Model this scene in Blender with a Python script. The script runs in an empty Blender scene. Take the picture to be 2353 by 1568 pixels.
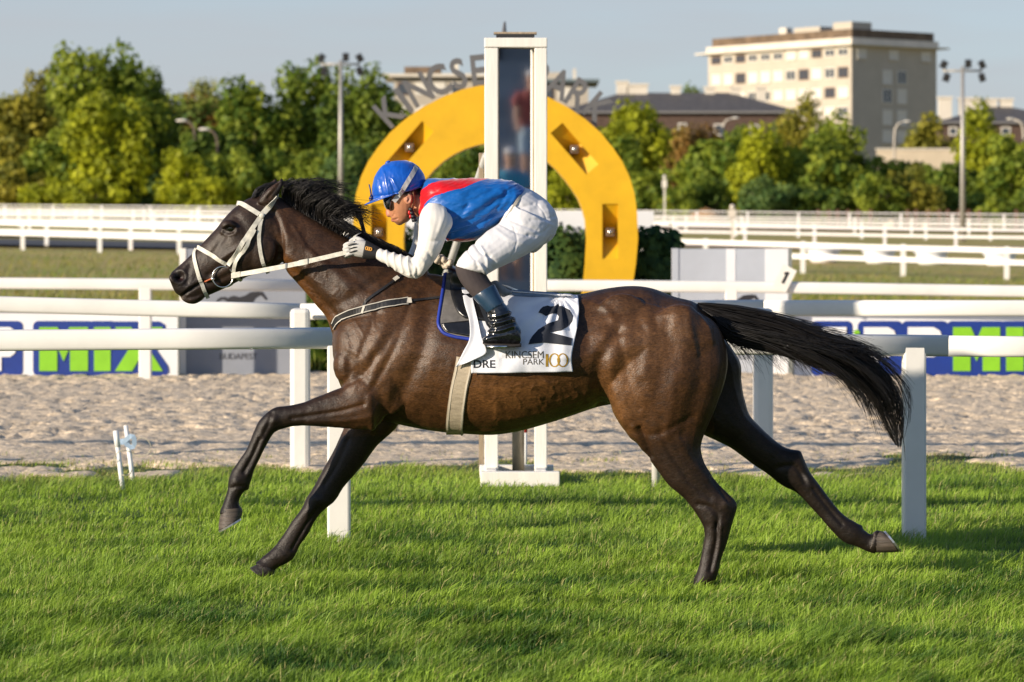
import bpy, bmesh, math, random
import numpy as np
from mathutils import Vector, Matrix, noise as mnoise
from mathutils.bvhtree import BVHTree

# ------------------------------------------------------------------ camera, sky, sun, exposure
F, CX, YH, CAMH = 7070.0, 1176.5, 535.0, 1.6      # working pixels: photograph at 2353 x 1568
scene = bpy.context.scene
col = scene.collection
cam_d = bpy.data.cameras.new('camera')
cam = bpy.data.objects.new('camera', cam_d)
col.objects.link(cam)
cam.location = (0, 0, CAMH)
cam.rotation_euler = (math.pi / 2, 0, 0)
cam_d.sensor_width = 36.0
cam_d.lens = F / 2353.0 * 36.0
cam_d.shift_y = -(784.0 - YH) / 2353.0
cam_d.clip_start = 0.5
cam_d.clip_end = 5000
cam_d.dof.use_dof = True
cam_d.dof.focus_distance = 13.85
cam_d.dof.aperture_fstop = 4.8
scene.camera = cam

SUN_EL = math.radians(15.5)
SUN_AZ = math.atan2(-0.83, -0.56)                 # the sun stands behind the camera, to the left
to_sun = Vector((math.sin(SUN_AZ) * math.cos(SUN_EL), math.cos(SUN_AZ) * math.cos(SUN_EL), math.sin(SUN_EL)))
world = bpy.data.worlds.new('World')
scene.world = world
world.use_nodes = True
wn, wl = world.node_tree.nodes, world.node_tree.links
bg = wn['Background']
sky = wn.new('ShaderNodeTexSky')
sky.sky_type = 'NISHITA'
sky.sun_disc = False
sky.sun_elevation = SUN_EL
sky.sun_rotation = SUN_AZ
sky.air_density = 0.9
sky.dust_density = 0.6
sky.ozone_density = 4.0
veil = wn.new('ShaderNodeMix')                     # thin cloud veil, densest towards the horizon
veil.data_type = 'RGBA'
wtc, wmp, wnz = wn.new('ShaderNodeTexCoord'), wn.new('ShaderNodeMapping'), wn.new('ShaderNodeTexNoise')
wmp.inputs['Scale'].default_value = (6, 6, 40)
wnz.inputs['Scale'].default_value = 1.6
wnz.inputs['Detail'].default_value = 4
wmr = wn.new('ShaderNodeMapRange')
wmr.inputs[1].default_value, wmr.inputs[2].default_value = 0.3, 0.7
wmr.inputs[3].default_value, wmr.inputs[4].default_value = 0.72, 0.92
wl.new(wtc.outputs['Generated'], wmp.inputs[0])
wl.new(wmp.outputs[0], wnz.inputs['Vector'])
wl.new(wnz.outputs[0], wmr.inputs[0])
wsp, wmz, wml = wn.new('ShaderNodeSeparateXYZ'), wn.new('ShaderNodeMapRange'), wn.new('ShaderNodeMath')
wmz.interpolation_type = 'SMOOTHERSTEP'            # haze veil thinned overhead, out of view, for darker and bluer fill light
wmz.inputs[1].default_value, wmz.inputs[2].default_value = 0.10, 0.60
wmz.inputs[3].default_value, wmz.inputs[4].default_value = 1.0, 0.0
wml.operation = 'MULTIPLY'
wl.new(wtc.outputs['Generated'], wsp.inputs[0])
wl.new(wsp.outputs[2], wmz.inputs[0])
wl.new(wmr.outputs[0], wml.inputs[0])
wl.new(wmz.outputs[0], wml.inputs[1])
wl.new(wml.outputs[0], veil.inputs[0])
wl.new(sky.outputs[0], veil.inputs[6])
veil.inputs[7].default_value = (2.9, 3.04, 3.26, 1)
wl.new(veil.outputs[2], bg.inputs[0])
bg.inputs[1].default_value = 0.13
sun_d = bpy.data.lights.new('sun', 'SUN')
sun_d.energy = 5.0
sun_d.angle = math.radians(0.9)
sun_d.color = (1.0, 0.86, 0.68)
sun = bpy.data.objects.new('sun', sun_d)
col.objects.link(sun)
sun.rotation_euler = to_sun.to_track_quat('Z', 'Y').to_euler()
sun.location = to_sun * 60
scene.view_settings.view_transform = 'Standard'
scene.view_settings.look = 'None'
scene.view_settings.exposure = 0.45
scene.view_settings.gamma = 1.0
scene.cycles.use_denoising = True
scene.cycles.max_bounces = 6
scene.cycles.transparent_max_bounces = 6

rng = np.random.default_rng(7)
random.seed(7)


def P(px, py, Y):
    """photo pixel + distance -> point"""
    return Vector(((px - CX) * Y / F, Y, CAMH - (py - YH) * Y / F))


# ------------------------------------------------------------------ materials
MATS = {}


def mat(name, c, rough=0.6, var=0.12, scale=6.0, bump=0.0, bscale=40.0, spec=0.5, metal=0.0, coat=0.0,
        sheen=0.0, attr=None, c2=None, transl=0.0, stretch=(1, 1, 1), emis=None):
    if name in MATS:
        return MATS[name]
    m = bpy.data.materials.new(name)
    m.use_nodes = True
    nt = m.node_tree
    b = nt.nodes['Principled BSDF']
    b.inputs['Roughness'].default_value = rough
    b.inputs['Metallic'].default_value = metal
    b.inputs['Specular IOR Level'].default_value = spec
    b.inputs['Coat Weight'].default_value = coat
    b.inputs['Coat Roughness'].default_value = 0.12
    b.inputs['Sheen Weight'].default_value = sheen
    b.inputs['Sheen Roughness'].default_value = 0.35
    tc = nt.nodes.new('ShaderNodeTexCoord')
    mp = nt.nodes.new('ShaderNodeMapping')
    mp.inputs['Scale'].default_value = stretch
    nt.links.new(tc.outputs['Object'], mp.inputs['Vector'])
    nz = nt.nodes.new('ShaderNodeTexNoise')
    nz.inputs['Scale'].default_value = scale
    nz.inputs['Detail'].default_value = 6.0
    nz.inputs['Roughness'].default_value = 0.6
    nt.links.new(mp.outputs[0], nz.inputs['Vector'])
    mix = nt.nodes.new('ShaderNodeMix')
    mix.data_type = 'RGBA'
    mix.blend_type = 'MIX' if c2 is not None else 'MULTIPLY'
    if attr:
        at = nt.nodes.new('ShaderNodeAttribute')
        at.attribute_name = attr
        base_out = at.outputs['Color']
    else:
        rg = nt.nodes.new('ShaderNodeRGB')
        rg.outputs[0].default_value = (*c, 1)
        base_out = rg.outputs[0]
    nt.links.new(base_out, mix.inputs[6])
    ramp = nt.nodes.new('ShaderNodeMapRange')
    ramp.inputs[1].default_value = 0.28
    ramp.inputs[2].default_value = 0.72
    nt.links.new(nz.outputs[0], ramp.inputs[0])
    if c2 is not None:
        ramp.inputs[3].default_value = 0.0
        ramp.inputs[4].default_value = 1.0
        nt.links.new(ramp.outputs[0], mix.inputs[0])
        mix.inputs[7].default_value = (*c2, 1)
    else:
        ramp.inputs[3].default_value = 1.0 - 1.3 * var
        ramp.inputs[4].default_value = 1.0 + 0.7 * var
        mix.inputs[0].default_value = 1.0
        nt.links.new(ramp.outputs[0], mix.inputs[7])
    nt.links.new(mix.outputs[2], b.inputs['Base Color'])
    if bump > 0:
        nb = nt.nodes.new('ShaderNodeTexNoise')
        nb.inputs['Scale'].default_value = bscale
        nb.inputs['Detail'].default_value = 5.0
        nt.links.new(mp.outputs[0], nb.inputs['Vector'])
        bp = nt.nodes.new('ShaderNodeBump')
        bp.inputs['Strength'].default_value = bump
        bp.inputs['Distance'].default_value = 0.02
        nt.links.new(nb.outputs[0], bp.inputs['Height'])
        nt.links.new(bp.outputs[0], b.inputs['Normal'])
    if transl > 0:
        tr = nt.nodes.new('ShaderNodeBsdfTranslucent')
        nt.links.new(mix.outputs[2], tr.inputs[0])
        ms = nt.nodes.new('ShaderNodeMixShader')
        ms.inputs[0].default_value = transl
        nt.links.new(b.outputs[0], ms.inputs[1])
        nt.links.new(tr.outputs[0], ms.inputs[2])
        nt.links.new(ms.outputs[0], nt.nodes['Material Output'].inputs[0])
    MATS[name] = m
    return m


# ------------------------------------------------------------------ objects
def tag(o, label=None, cat=None, group=None, kind=None):
    if label:
        o['label'] = label
    if cat:
        o['category'] = cat
    if group:
        o['group'] = group
    if kind:
        o['kind'] = kind
    return o


def empty(name, loc, label, cat, group=None):
    o = bpy.data.objects.new(name, None)
    o.empty_display_size = 0.2
    col.objects.link(o)
    o.location = loc
    return tag(o, label, cat, group)


def put(name, me, m=None, parent=None, smooth=False):
    o = bpy.data.objects.new(name, me)
    col.objects.link(o)
    if m is not None:
        me.materials.clear()
        me.materials.append(m)
    if smooth:
        me.shade_smooth()
    if parent is not None:
        setpar(o, parent)
    return o


def world_loc(o):
    v = Vector((0, 0, 0))
    while o is not None:
        v += o.location
        o = o.parent if o.parent is not None else None
    return v


def setpar(o, parent):
    o.parent = parent
    p = parent
    while p.parent is not None:
        p = p.parent
    o.matrix_parent_inverse = Matrix.Translation(-p.location) if parent.type == 'EMPTY' else Matrix.Identity(4)


def copy_tree(o, parent=None):
    c = o.copy()
    col.objects.link(c)
    if parent is not None:
        mpi = o.matrix_parent_inverse.copy()
        c.parent = parent
        c.matrix_parent_inverse = mpi
    for ch in list(o.children):
        copy_tree(ch, c)
    return c


class MB:
    def __init__(s):
        s.v, s.f = [], []

    def add(s, vs, fs):
        n = len(s.v)
        s.v.extend([tuple(v) for v in vs])
        s.f.extend([tuple(i + n for i in f) for f in fs])

    def box(s, lo, hi):
        (a, b, c), (d, e, g) = lo, hi
        s.add([(a, b, c), (d, b, c), (d, e, c), (a, e, c), (a, b, g), (d, b, g), (d, e, g), (a, e, g)],
              [(0, 3, 2, 1), (4, 5, 6, 7), (0, 1, 5, 4), (1, 2, 6, 5), (2, 3, 7, 6), (3, 0, 4, 7)])

    def obox(s, c, ax, ay, az):
        """box from centre and three half-axis vectors"""
        c, ax, ay, az = map(Vector, (c, ax, ay, az))
        pts = [c + ax * i + ay * j + az * k for k in (-1, 1) for (i, j) in ((-1, -1), (1, -1), (1, 1), (-1, 1))]
        s.add(pts, [(0, 3, 2, 1), (4, 5, 6, 7), (0, 1, 5, 4), (1, 2, 6, 5), (2, 3, 7, 6), (3, 0, 4, 7)])

    def tube(s, pts, rad, n=8, cap=True):
        pts = [Vector(p) for p in pts]
        if not isinstance(rad, (list, tuple)):
            rad = [rad] * len(pts)
        rings = []
        prev = None
        for i, p in enumerate(pts):
            t = (pts[min(i + 1, len(pts) - 1)] - pts[max(i - 1, 0)])
            t = t.normalized() if t.length > 1e-9 else Vector((0, 0, 1))
            if prev is None:
                a = t.orthogonal().normalized()
            else:
                a = prev - t * prev.dot(t)
                a = a.normalized() if a.length > 1e-6 else t.orthogonal().normalized()
            prev = a
            bb = t.cross(a)
            rings.append([p + (a * math.cos(2 * math.pi * k / n) + bb * math.sin(2 * math.pi * k / n)) * rad[i] for k in range(n)])
        base = len(s.v)
        for r in rings:
            s.v.extend([tuple(q) for q in r])
        for i in range(len(rings) - 1):
            for k in range(n):
                k2 = (k + 1) % n
                s.f.append((base + i * n + k, base + i * n + k2, base + (i + 1) * n + k2, base + (i + 1) * n + k))
        if cap:
            s.f.append(tuple(base + k for k in reversed(range(n))))
            e = base + (len(rings) - 1) * n
            s.f.append(tuple(e + k for k in range(n)))

    def ellipsoid(s, c, r, nu=14, nv=9, rot=None):
        c = Vector(c)
        vs, fs = [], []
        for j in range(1, nv):
            ph = math.pi * j / nv
            for i in range(nu):
                th = 2 * math.pi * i / nu
                q = Vector((r[0] * math.sin(ph) * math.cos(th), r[1] * math.sin(ph) * math.sin(th), r[2] * math.cos(ph)))
                if rot:
                    q = rot @ q
                vs.append(c + q)
        top = Vector((0, 0, r[2]))
        bot = Vector((0, 0, -r[2]))
        if rot:
            top, bot = rot @ top, rot @ bot
        vs += [c + top, c + bot]
        T, B = len(vs) - 2, len(vs) - 1
        for j in range(nv - 2):
            for i in range(nu):
                i2 = (i + 1) % nu
                fs.append((j * nu + i, (j + 1) * nu + i, (j + 1) * nu + i2, j * nu + i2))
        for i in range(nu):
            i2 = (i + 1) % nu
            fs.append((T, i, i2))
            fs.append((B, (nv - 2) * nu + i2, (nv - 2) * nu + i))
        s.add(vs, fs)

    def prism(s, poly, d):
        """poly: list of 3D points (one plane), d: extrusion vector"""
        d = Vector(d)
        n = len(poly)
        a = [Vector(p) for p in poly]
        s.add(a + [p + d for p in a],
              [tuple(reversed(range(n))), tuple(range(n, 2 * n))] + [(i, (i + 1) % n, n + (i + 1) % n, n + i) for i in range(n)])

    def mesh(s, name='m'):
        me = bpy.data.meshes.new(name)
        me.from_pydata(s.v, [], s.f)
        me.update()
        return me

    def fix(s, name='m'):
        me = s.mesh(name)
        bm = bmesh.new()
        bm.from_mesh(me)
        bmesh.ops.recalc_face_normals(bm, faces=bm.faces)
        bm.to_mesh(me)
        bm.free()
        return me

    def put(s, name, m, parent=None, smooth=False, fix=True, bevel=0.0):
        o = put(name, s.fix(name) if fix else s.mesh(name), m, parent, smooth)
        if bevel > 0:
            md = o.modifiers.new('bevel', 'BEVEL')
            md.width = bevel
            md.segments = 2
            md.limit_method = 'ANGLE'
        return o


def catmull(pts, sub):
    """pts: list of float arrays; smooth interpolation, sub steps per span"""
    pts = [np.asarray(p, float) for p in pts]
    out = []
    for i in range(len(pts) - 1):
        p0, p1, p2, p3 = pts[max(i - 1, 0)], pts[i], pts[i + 1], pts[min(i + 2, len(pts) - 1)]
        for k in range(sub):
            t = k / sub
            out.append(0.5 * ((2 * p1) + (-p0 + p2) * t + (2 * p0 - 5 * p1 + 4 * p2 - p3) * t * t + (-p0 + 3 * p1 - 3 * p2 + p3) * t ** 3))
    out.append(pts[-1])
    return out


def loft(mb, secs, sub=4, nr=22, e=1.0, Y0=14.0):
    """secs: (ax, ay, bx, by, half_width, y_centre[, k]) in photo pixels; rings lie across the limb and along depth."""
    rows = []
    for s_ in secs:
        s_ = tuple(s_) + (0.0,) * (7 - len(s_))
        a, b = P(s_[0], s_[1], Y0 + s_[5]), P(s_[2], s_[3], Y0 + s_[5])
        rows.append([*a, *b, s_[4], s_[6]])
    rows = catmull(rows, sub)
    base = len(mb.v)
    for r in rows:
        a, b = Vector(r[0:3]), Vector(r[3:6])
        c, u = (a + b) / 2, (a - b) / 2
        for k in range(nr):
            th = 2 * math.pi * k / nr
            cs, sn = math.cos(th), math.sin(th)
            cc = math.copysign(abs(cs) ** e, cs)
            ss = math.copysign(abs(sn) ** e, sn)
            w = r[6] * (1 - r[7] * max(0.0, cs) ** 1.5)
            mb.v.append(tuple(c + u * cc + Vector((0, w * ss, 0))))
    m = len(rows)
    for i in range(m - 1):
        for k in range(nr):
            k2 = (k + 1) % nr
            mb.f.append((base + i * nr + k, base + i * nr + k2, base + (i + 1) * nr + k2, base + (i + 1) * nr + k))
    mb.f.append(tuple(base + k for k in reversed(range(nr))))
    mb.f.append(tuple(base + (m - 1) * nr + k for k in range(nr)))


def remesh(mb, voxel, smooth=4, factor=0.5, name='m'):
    me = mb.fix(name)
    o = bpy.data.objects.new('tmp', me)
    col.objects.link(o)
    r = o.modifiers.new('r', 'REMESH')
    r.mode = 'VOXEL'
    r.voxel_size = voxel
    if smooth:
        s_ = o.modifiers.new('s', 'SMOOTH')
        s_.factor = factor
        s_.iterations = smooth
    dg = bpy.context.evaluated_depsgraph_get()
    dg.update()
    out = bpy.data.meshes.new_from_object(o.evaluated_get(dg))
    out.name = name
    bpy.data.objects.remove(o)
    bpy.data.meshes.remove(me)
    return out


def coords(me):
    a = np.empty(len(me.vertices) * 3, np.float32)
    me.vertices.foreach_get('co', a)
    return a.reshape(-1, 3).astype(float)


def normals(me):
    a = np.empty(len(me.vertices) * 3, np.float32)
    me.vertex_normals.foreach_get('vector', a)
    return a.reshape(-1, 3).astype(float)


def set_coords(me, a):
    me.vertices.foreach_set('co', a.astype(np.float32).ravel())
    me.update()


def set_color(me, colors, name='Col'):
    at = me.color_attributes.new(name, 'FLOAT_COLOR', 'POINT')
    c = np.ones((len(me.vertices), 4), np.float32)
    c[:, :3] = colors
    at.data.foreach_set('color', c.ravel())


def to_px(co):
    s_ = F / co[:, 1]
    return np.stack([CX + co[:, 0] * s_, YH - (co[:, 2] - CAMH) * s_], 1)


def seg_dist(p, line):
    """distance of points p (n,2) to a polyline, in pixels"""
    d = np.full(len(p), 1e9)
    for a, b in zip(line[:-1], line[1:]):
        a, b = np.array(a, float), np.array(b, float)
        ab = b - a
        t = np.clip(((p - a) @ ab) / (ab @ ab + 1e-9), 0, 1)
        q = a + t[:, None] * ab
        d = np.minimum(d, np.hypot(p[:, 0] - q[:, 0], p[:, 1] - q[:, 1]))
    return d


def vnoise(x, y, seed=0):
    """cheap smooth value noise, numpy arrays -> 0..1"""
    xi, yi = np.floor(x).astype(np.int64), np.floor(y).astype(np.int64)
    xf, yf = x - xi, y - yi
    xf, yf = xf * xf * (3 - 2 * xf), yf * yf * (3 - 2 * yf)

    def h(a, b):
        n = (a * 374761393 + b * 668265263 + seed * 2147483647) & 0xffffffff
        n = ((n ^ (n >> 13)) * 1274126177) & 0xffffffff
        return ((n ^ (n >> 16)) & 0xffff) / 65535.0
    return (h(xi, yi) * (1 - xf) + h(xi + 1, yi) * xf) * (1 - yf) + (h(xi, yi + 1) * (1 - xf) + h(xi + 1, yi + 1) * xf) * yf


def fbm(x, y, seed=0, o=4):
    s_, a, t = 0, 0.5, 0
    for i in range(o):
        s_ = s_ + a * vnoise(x * 2 ** i, y * 2 ** i, seed + i * 17)
        t += a
        a *= 0.5
    return s_ / t


def text_mesh(body, size=1.0, offset=0.0, extrude=0.0, spacing=1.0, shear=0.0):
    cu = bpy.data.curves.new('t', 'FONT')
    cu.body = body
    cu.size = size
    cu.offset = offset
    cu.extrude = extrude
    cu.space_character = spacing
    cu.shear = shear
    cu.resolution_u = 5
    o = bpy.data.objects.new('t', cu)
    col.objects.link(o)
    dg = bpy.context.evaluated_depsgraph_get()
    dg.update()
    me = bpy.data.meshes.new_from_object(o.evaluated_get(dg))
    bpy.data.objects.remove(o)
    bpy.data.curves.remove(cu)
    return me


def text_at(name, body, px0, px1, py_top, py_bot, Y, m, parent, offset=0.0, thick=0.004, dz=-0.006):
    """flat lettering filling a pixel rectangle on a plane at distance Y"""
    me = text_mesh(body, 1.0, offset, 0.0)
    c = coords(me)
    lo, hi = c.min(0), c.max(0)
    a, b = P(px0, py_bot, Y + dz), P(px1, py_top, Y + dz)
    q = np.empty_like(c)
    q[:, 0] = a.x + (c[:, 0] - lo[0]) / (hi[0] - lo[0]) * (b.x - a.x)
    q[:, 2] = a.z + (c[:, 1] - lo[1]) / (hi[1] - lo[1]) * (b.z - a.z)
    q[:, 1] = Y + dz
    set_coords(me, q)
    return put(name, me, m, parent)
# ------------------------------------------------------------------ the horse
HY = 14.0
horse = empty('horse', (0.75, HY, 0.0), 'dark bay racehorse galloping left with black mane and tail', 'horse')
hb = MB()
# trunk
loft(hb, [
    (764, 775, 770, 845, .07, 0), (778, 728, 780, 882, .15, 0), (805, 700, 805, 925, .195, 0), (850, 680, 850, 955, .225, 0),
    (900, 655, 900, 972, .24, 0, .15), (950, 633, 945, 982, .255, 0, .3), (1000, 630, 995, 991, .27, 0, .38),
    (1060, 645, 1058, 997, .29, 0, .3), (1130, 662, 1130, 1000, .305, 0, .2), (1200, 672, 1190, 992, .305, 0, .15),
    (1270, 677, 1250, 976, .295, 0, .15), (1331, 676, 1310, 957, .28, 0, .2), (1393, 663, 1370, 937, .275, 0, .3),
    (1451, 657, 1430, 925, .275, 0, .35), (1500, 663, 1485, 915, .27, 0, .35), (1550, 682, 1530, 910, .25, 0, .35),
    (1600, 697, 1580, 900, .21, 0, .3), (1640, 740, 1625, 890, .15, 0, .2), (1660, 790, 1655, 860, .06, 0)], sub=4, nr=36)
# neck
loft(hb, [
    (618, 447, 652, 606, .066, 0, .3), (645, 454, 660, 626, .075, 0, .45), (690, 483, 677, 645, .08, 0, .5), (735, 510, 702, 673, .088, 0, .5),
    (790, 541, 728, 704, .105, 0, .5), (850, 566, 750, 732, .13, 0, .5), (920, 590, 772, 790, .155, 0, .45), (985, 622, 815, 880, .19, 0, .4)],
    sub=5, nr=30)
# head
loft(hb, [
    (632, 446, 660, 545, .045, 0), (600, 447, 655, 590, .064, 0, .1), (565, 459, 634, 616, .082, 0, .1), (536, 480, 604, 626, .093, 0, .05),
    (515, 502, 574, 634, .094, 0, .05), (497, 525, 546, 648, .078, 0, .1), (475, 548, 521, 661, .064, 0, .15),
    (457, 567, 499, 671, .055, 0, .15), (438, 586, 480, 679, .05, 0, .1), (418, 605, 462, 684, .05, 0, .05),
    (402, 619, 441, 688, .052, 0), (393, 629, 420, 684, .047, 0), (391, 643, 404, 674, .03, 0)], sub=5, nr=26, e=.92)
# chin / lower lip
loft(hb, [(475, 668, 470, 684, .026, 0), (458, 672, 462, 692, .032, 0), (440, 676, 447, 699, .034, 0), (424, 680, 430, 697, .028, 0),
          (415, 684, 419, 690, .015, 0)], sub=4, nr=16)
def legs(secs, y0=940, y1=1040, k=.13):
    """lower legs a little stouter: smoothing thins them"""
    out = []
    for q in secs:
        ax, ay, bx, by, w_, yc = q[:6]
        t_ = min(1, max(0, ((ay + by) / 2 - y0) / (y1 - y0))) * k
        cx_, cy_ = (ax + bx) / 2, (ay + by) / 2
        out.append((cx_ + (ax - cx_) * (1 + t_), cy_ + (ay - cy_) * (1 + t_), cx_ + (bx - cx_) * (1 + t_), cy_ + (by - cy_) * (1 + t_), w_ * (1 + t_), yc))
    return out


# near foreleg, reaching forward
loft(hb, legs([
    (815, 790, 940, 880, .07, -.12), (795, 850, 905, 935, .085, -.14), (783, 886, 873, 985, .08, -.15), (761, 899, 835, 988, .068, -.155),
    (728, 913, 780, 984, .055, -.155), (694, 926, 715, 979, .046, -.155), (661, 933, 673, 979, .041, -.155), (632, 937, 645, 987, .04, -.155),
    (612, 951, 631, 994, .041, -.155), (595, 970, 621, 1006, .04, -.155), (584, 992, 611, 1023, .033, -.155), (571, 1027, 598, 1047, .026, -.155),
    (552, 1059, 583, 1077, .024, -.155), (536, 1083, 574, 1103, .029, -.155), (528, 1103, 568, 1120, .033, -.155), (525, 1124, 556, 1133, .027, -.155),
    (519, 1146, 547, 1154, .026, -.155), (510, 1170, 552, 1170, .036, -.155), (507, 1182, 556, 1179, .036, -.155)]), sub=4, nr=18)
# far foreleg, landing
loft(hb, legs([
    (800, 900, 940, 920, .08, .12), (798, 960, 915, 975, .075, .13), (786, 1002, 888, 1003, .062, .13), (772, 1033, 858, 1029, .055, .13), (752, 1070, 832, 1065, .048, .13),
    (734, 1101, 806, 1097, .043, .13), (719, 1128, 785, 1122, .04, .13), (706, 1149, 766, 1151, .042, .13), (697, 1168, 745, 1169, .038, .13),
    (678, 1193, 724, 1193, .028, .13), (655, 1227, 704, 1229, .025, .13), (637, 1252, 685, 1256, .028, .13), (620, 1270, 672, 1281, .034, .13),
    (606, 1281, 656, 1294, .031, .13), (597, 1289, 635, 1305, .03, .13), (588, 1296, 626, 1316, .038, .13)]), sub=4, nr=18)
# near hind leg, standing
loft(hb, legs([
    (1420, 690, 1610, 715, .06, -.10), (1395, 745, 1650, 750, .115, -.135), (1378, 830, 1671, 810, .135, -.15), (1388, 900, 1668, 868, .135, -.155),
    (1408, 947, 1648, 928, .12, -.155), (1438, 990, 1626, 978, .10, -.15), (1464, 1018, 1612, 1018, .085, -.15), (1490, 1052, 1613, 1046, .072, -.15),
    (1512, 1080, 1624, 1076, .062, -.15), (1538, 1113, 1642, 1104, .052, -.15), (1572, 1141, 1664, 1130, .044, -.15), (1597, 1169, 1688, 1159, .042, -.15),
    (1613, 1195, 1682, 1190, .04, -.15), (1621, 1218, 1674, 1222, .034, -.15), (1620, 1243, 1667, 1250, .028, -.15), (1613, 1276, 1656, 1282, .026, -.15),
    (1607, 1306, 1649, 1312, .031, -.15), (1600, 1326, 1640, 1336, .034, -.15), (1590, 1338, 1626, 1348, .032, -.15), (1580, 1344, 1614, 1356, .036, -.15)], 1040, 1160), sub=4, nr=24)
# far hind leg, pushed back
loft(hb, legs([
    (1470, 780, 1660, 770, .09, .12), (1480, 860, 1700, 830, .12, .14), (1540, 950, 1705, 885, .115, .145), (1610, 995, 1719, 945, .10, .145), (1655, 1017, 1741, 975, .08, .145),
    (1690, 1035, 1768, 1003, .066, .145), (1730, 1064, 1797, 1027, .054, .145), (1765, 1086, 1818, 1035, .046, .145), (1786, 1103, 1836, 1041, .043, .145),
    (1808, 1117, 1848, 1066, .04, .145), (1832, 1130, 1862, 1092, .034, .145), (1858, 1157, 1886, 1123, .028, .145), (1890, 1192, 1914, 1160, .026, .145),
    (1920, 1226, 1941, 1189, .03, .145), (1942, 1245, 1972, 1208, .033, .145), (1966, 1253, 1984, 1220, .028, .145), (1988, 1263, 2002, 1231, .027, .145),
    (2000, 1267, 2012, 1222, .036, .145), (2012, 1270, 2022, 1222, .036, .145)], 990, 1080), sub=4, nr=18)
hb.ellipsoid(P(568, 1119, HY - .155), (.010, .012, .016))
hb.ellipsoid(P(1977, 1212, HY + .145), (.012, .012, .012))
hb.ellipsoid(P(1682, 1158, HY - .15), (.016, .022, .024))
hb.ellipsoid(P(1834, 1044, HY + .145), (.018, .022, .018))
# ears: near pricked up, far a little ahead
for (yo, sh) in ((-.05, 0), (.05, -14)):
    loft(hb, [(592 + sh, 466, 624 + sh, 476, .022, yo), (598 + sh, 452, 633 + sh, 457, .026, yo * 1.1), (613 + sh, 436, 643 + sh, 441, .022, yo * 1.2),
              (628 + sh, 424, 649 + sh, 428, .014, yo * 1.25), (640 + sh, 415, 651 + sh, 418, .008, yo * 1.25), (647 + sh, 409, 650 + sh, 411, .004, yo * 1.25)], sub=3, nr=12)
# brow ridges, cheek, withers muscle, stifle, shoulder
for sg in (-1, 1):
    hb.ellipsoid(P(524, 517, HY + sg * .085), (.034, .02, .024))
    hb.ellipsoid(P(600, 577, HY + sg * .058), (.078, .034, .085))
    hb.ellipsoid(P(880, 850, HY + sg * .165), (.15, .07, .22))
    hb.ellipsoid(P(800, 840, HY + sg * .13), (.07, .07, .09))
    hb.ellipsoid(P(1430, 735, HY + sg * .150), (.13, .05, .12))
    hb.ellipsoid(P(1560, 800, HY + sg * .20), (.17, .075, .20))
    hb.ellipsoid(P(405, 640, HY + sg * .035), (.03, .022, .026))
hme = remesh(hb, 0.006, 3, 0.5, 'horse_body')

co, no = coords(hme), normals(hme)
px = to_px(co)
near = np.clip(-(co[:, 1] - HY + 0.0) / .03, 0, 1)
absd = np.abs(co[:, 1] - HY)
side = np.clip(absd / .04, 0, 1)
d = np.zeros(len(co))


def line(pts, amp, w, mask=None, sm=True):
    global d
    pts = catmull(pts, 4) if len(pts) > 2 else pts
    g = np.exp(-(seg_dist(px, pts) / w) ** 2) * amp
    d = d + g * (mask if mask is not None else (side if sm else near))


def spot(x, y, rx, ry, amp, mask=None, rot=0.0):
    global d
    dx, dy = px[:, 0] - x, px[:, 1] - y
    c_, s_ = math.cos(rot), math.sin(rot)
    u, v = (dx * c_ + dy * s_) / rx, (-dx * s_ + dy * c_) / ry
    d = d + np.exp(-(u * u + v * v)) * amp * (mask if mask is not None else side)


# head
line([(612, 624), (634, 604), (646, 570), (642, 520), (628, 488)], -.012, 8)
line([(560, 560), (535, 578), (508, 596)], .007, 7)
line([(556, 580), (530, 600), (500, 618), (480, 632)], -.007, 7)
line([(516, 540), (505, 560), (490, 585)], -.005, 8)
spot(526, 527, 11, 8, -.008)
line([(510, 533), (516, 520), (528, 515), (541, 522), (545, 532)], .006, 4.0)
line([(512, 536), (525, 541), (540, 537)], .004, 3.5)
line([(545, 500), (560, 520), (565, 545)], -.005, 9)
spot(410, 636, 12, 10.5, -.030)
a_ = np.linspace(0, 2 * np.pi, 14)
line([(410 + 17 * math.cos(t), 636 + 14.5 * math.sin(t)) for t in a_], .006, 4.5)
line([(436, 610), (432, 625), (428, 650)], -.005, 6)
line([(411, 686), (424, 677), (436, 668), (452, 657), (470, 648)], -.012, 3.2)
line([(430, 661), (448, 650), (462, 641)], .004, 6)
line([(470, 655), (500, 645), (530, 630)], -.005, 6)
# ears: hollow
line([(617, 455), (630, 440), (641, 424)], -.006, 5)
# neck
line([(660, 612), (700, 650), (735, 690), (765, 722)], -.010, 9)
line([(668, 590), (715, 630), (760, 675), (800, 715)], .006, 14)
line([(668, 475), (730, 520), (800, 565), (880, 610)], .005, 14)
line([(650, 500), (700, 545), (770, 600), (840, 660)], -.005, 16)
line([(675, 520), (690, 545), (700, 560)], .003, 5)
line([(720, 590), (760, 620), (800, 660)], .005, 14)
line([(700, 555), (735, 585), (760, 600)], -.003, 6)
line([(770, 700), (800, 690), (850, 655), (905, 620)], -.006, 12)
# shoulder and forehand
line([(1000, 640), (930, 730), (870, 810), (820, 860)], -.005, 12)
line([(985, 690), (975, 780), (945, 860), (905, 930), (868, 985)], -.012, 20)
line([(905, 690), (880, 760), (850, 830)], .005, 14)
line([(784, 884), (815, 872), (845, 850), (860, 820)], -.008, 9)
line([(835, 870), (870, 900), (880, 940), (866, 985)], -.005, 9)
line([(852, 880), (850, 930), (860, 985)], .006, 10)
spot(858, 988, 9, 12, .008)
line([(800, 760), (810, 800), (800, 850)], -.004, 9)
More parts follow.
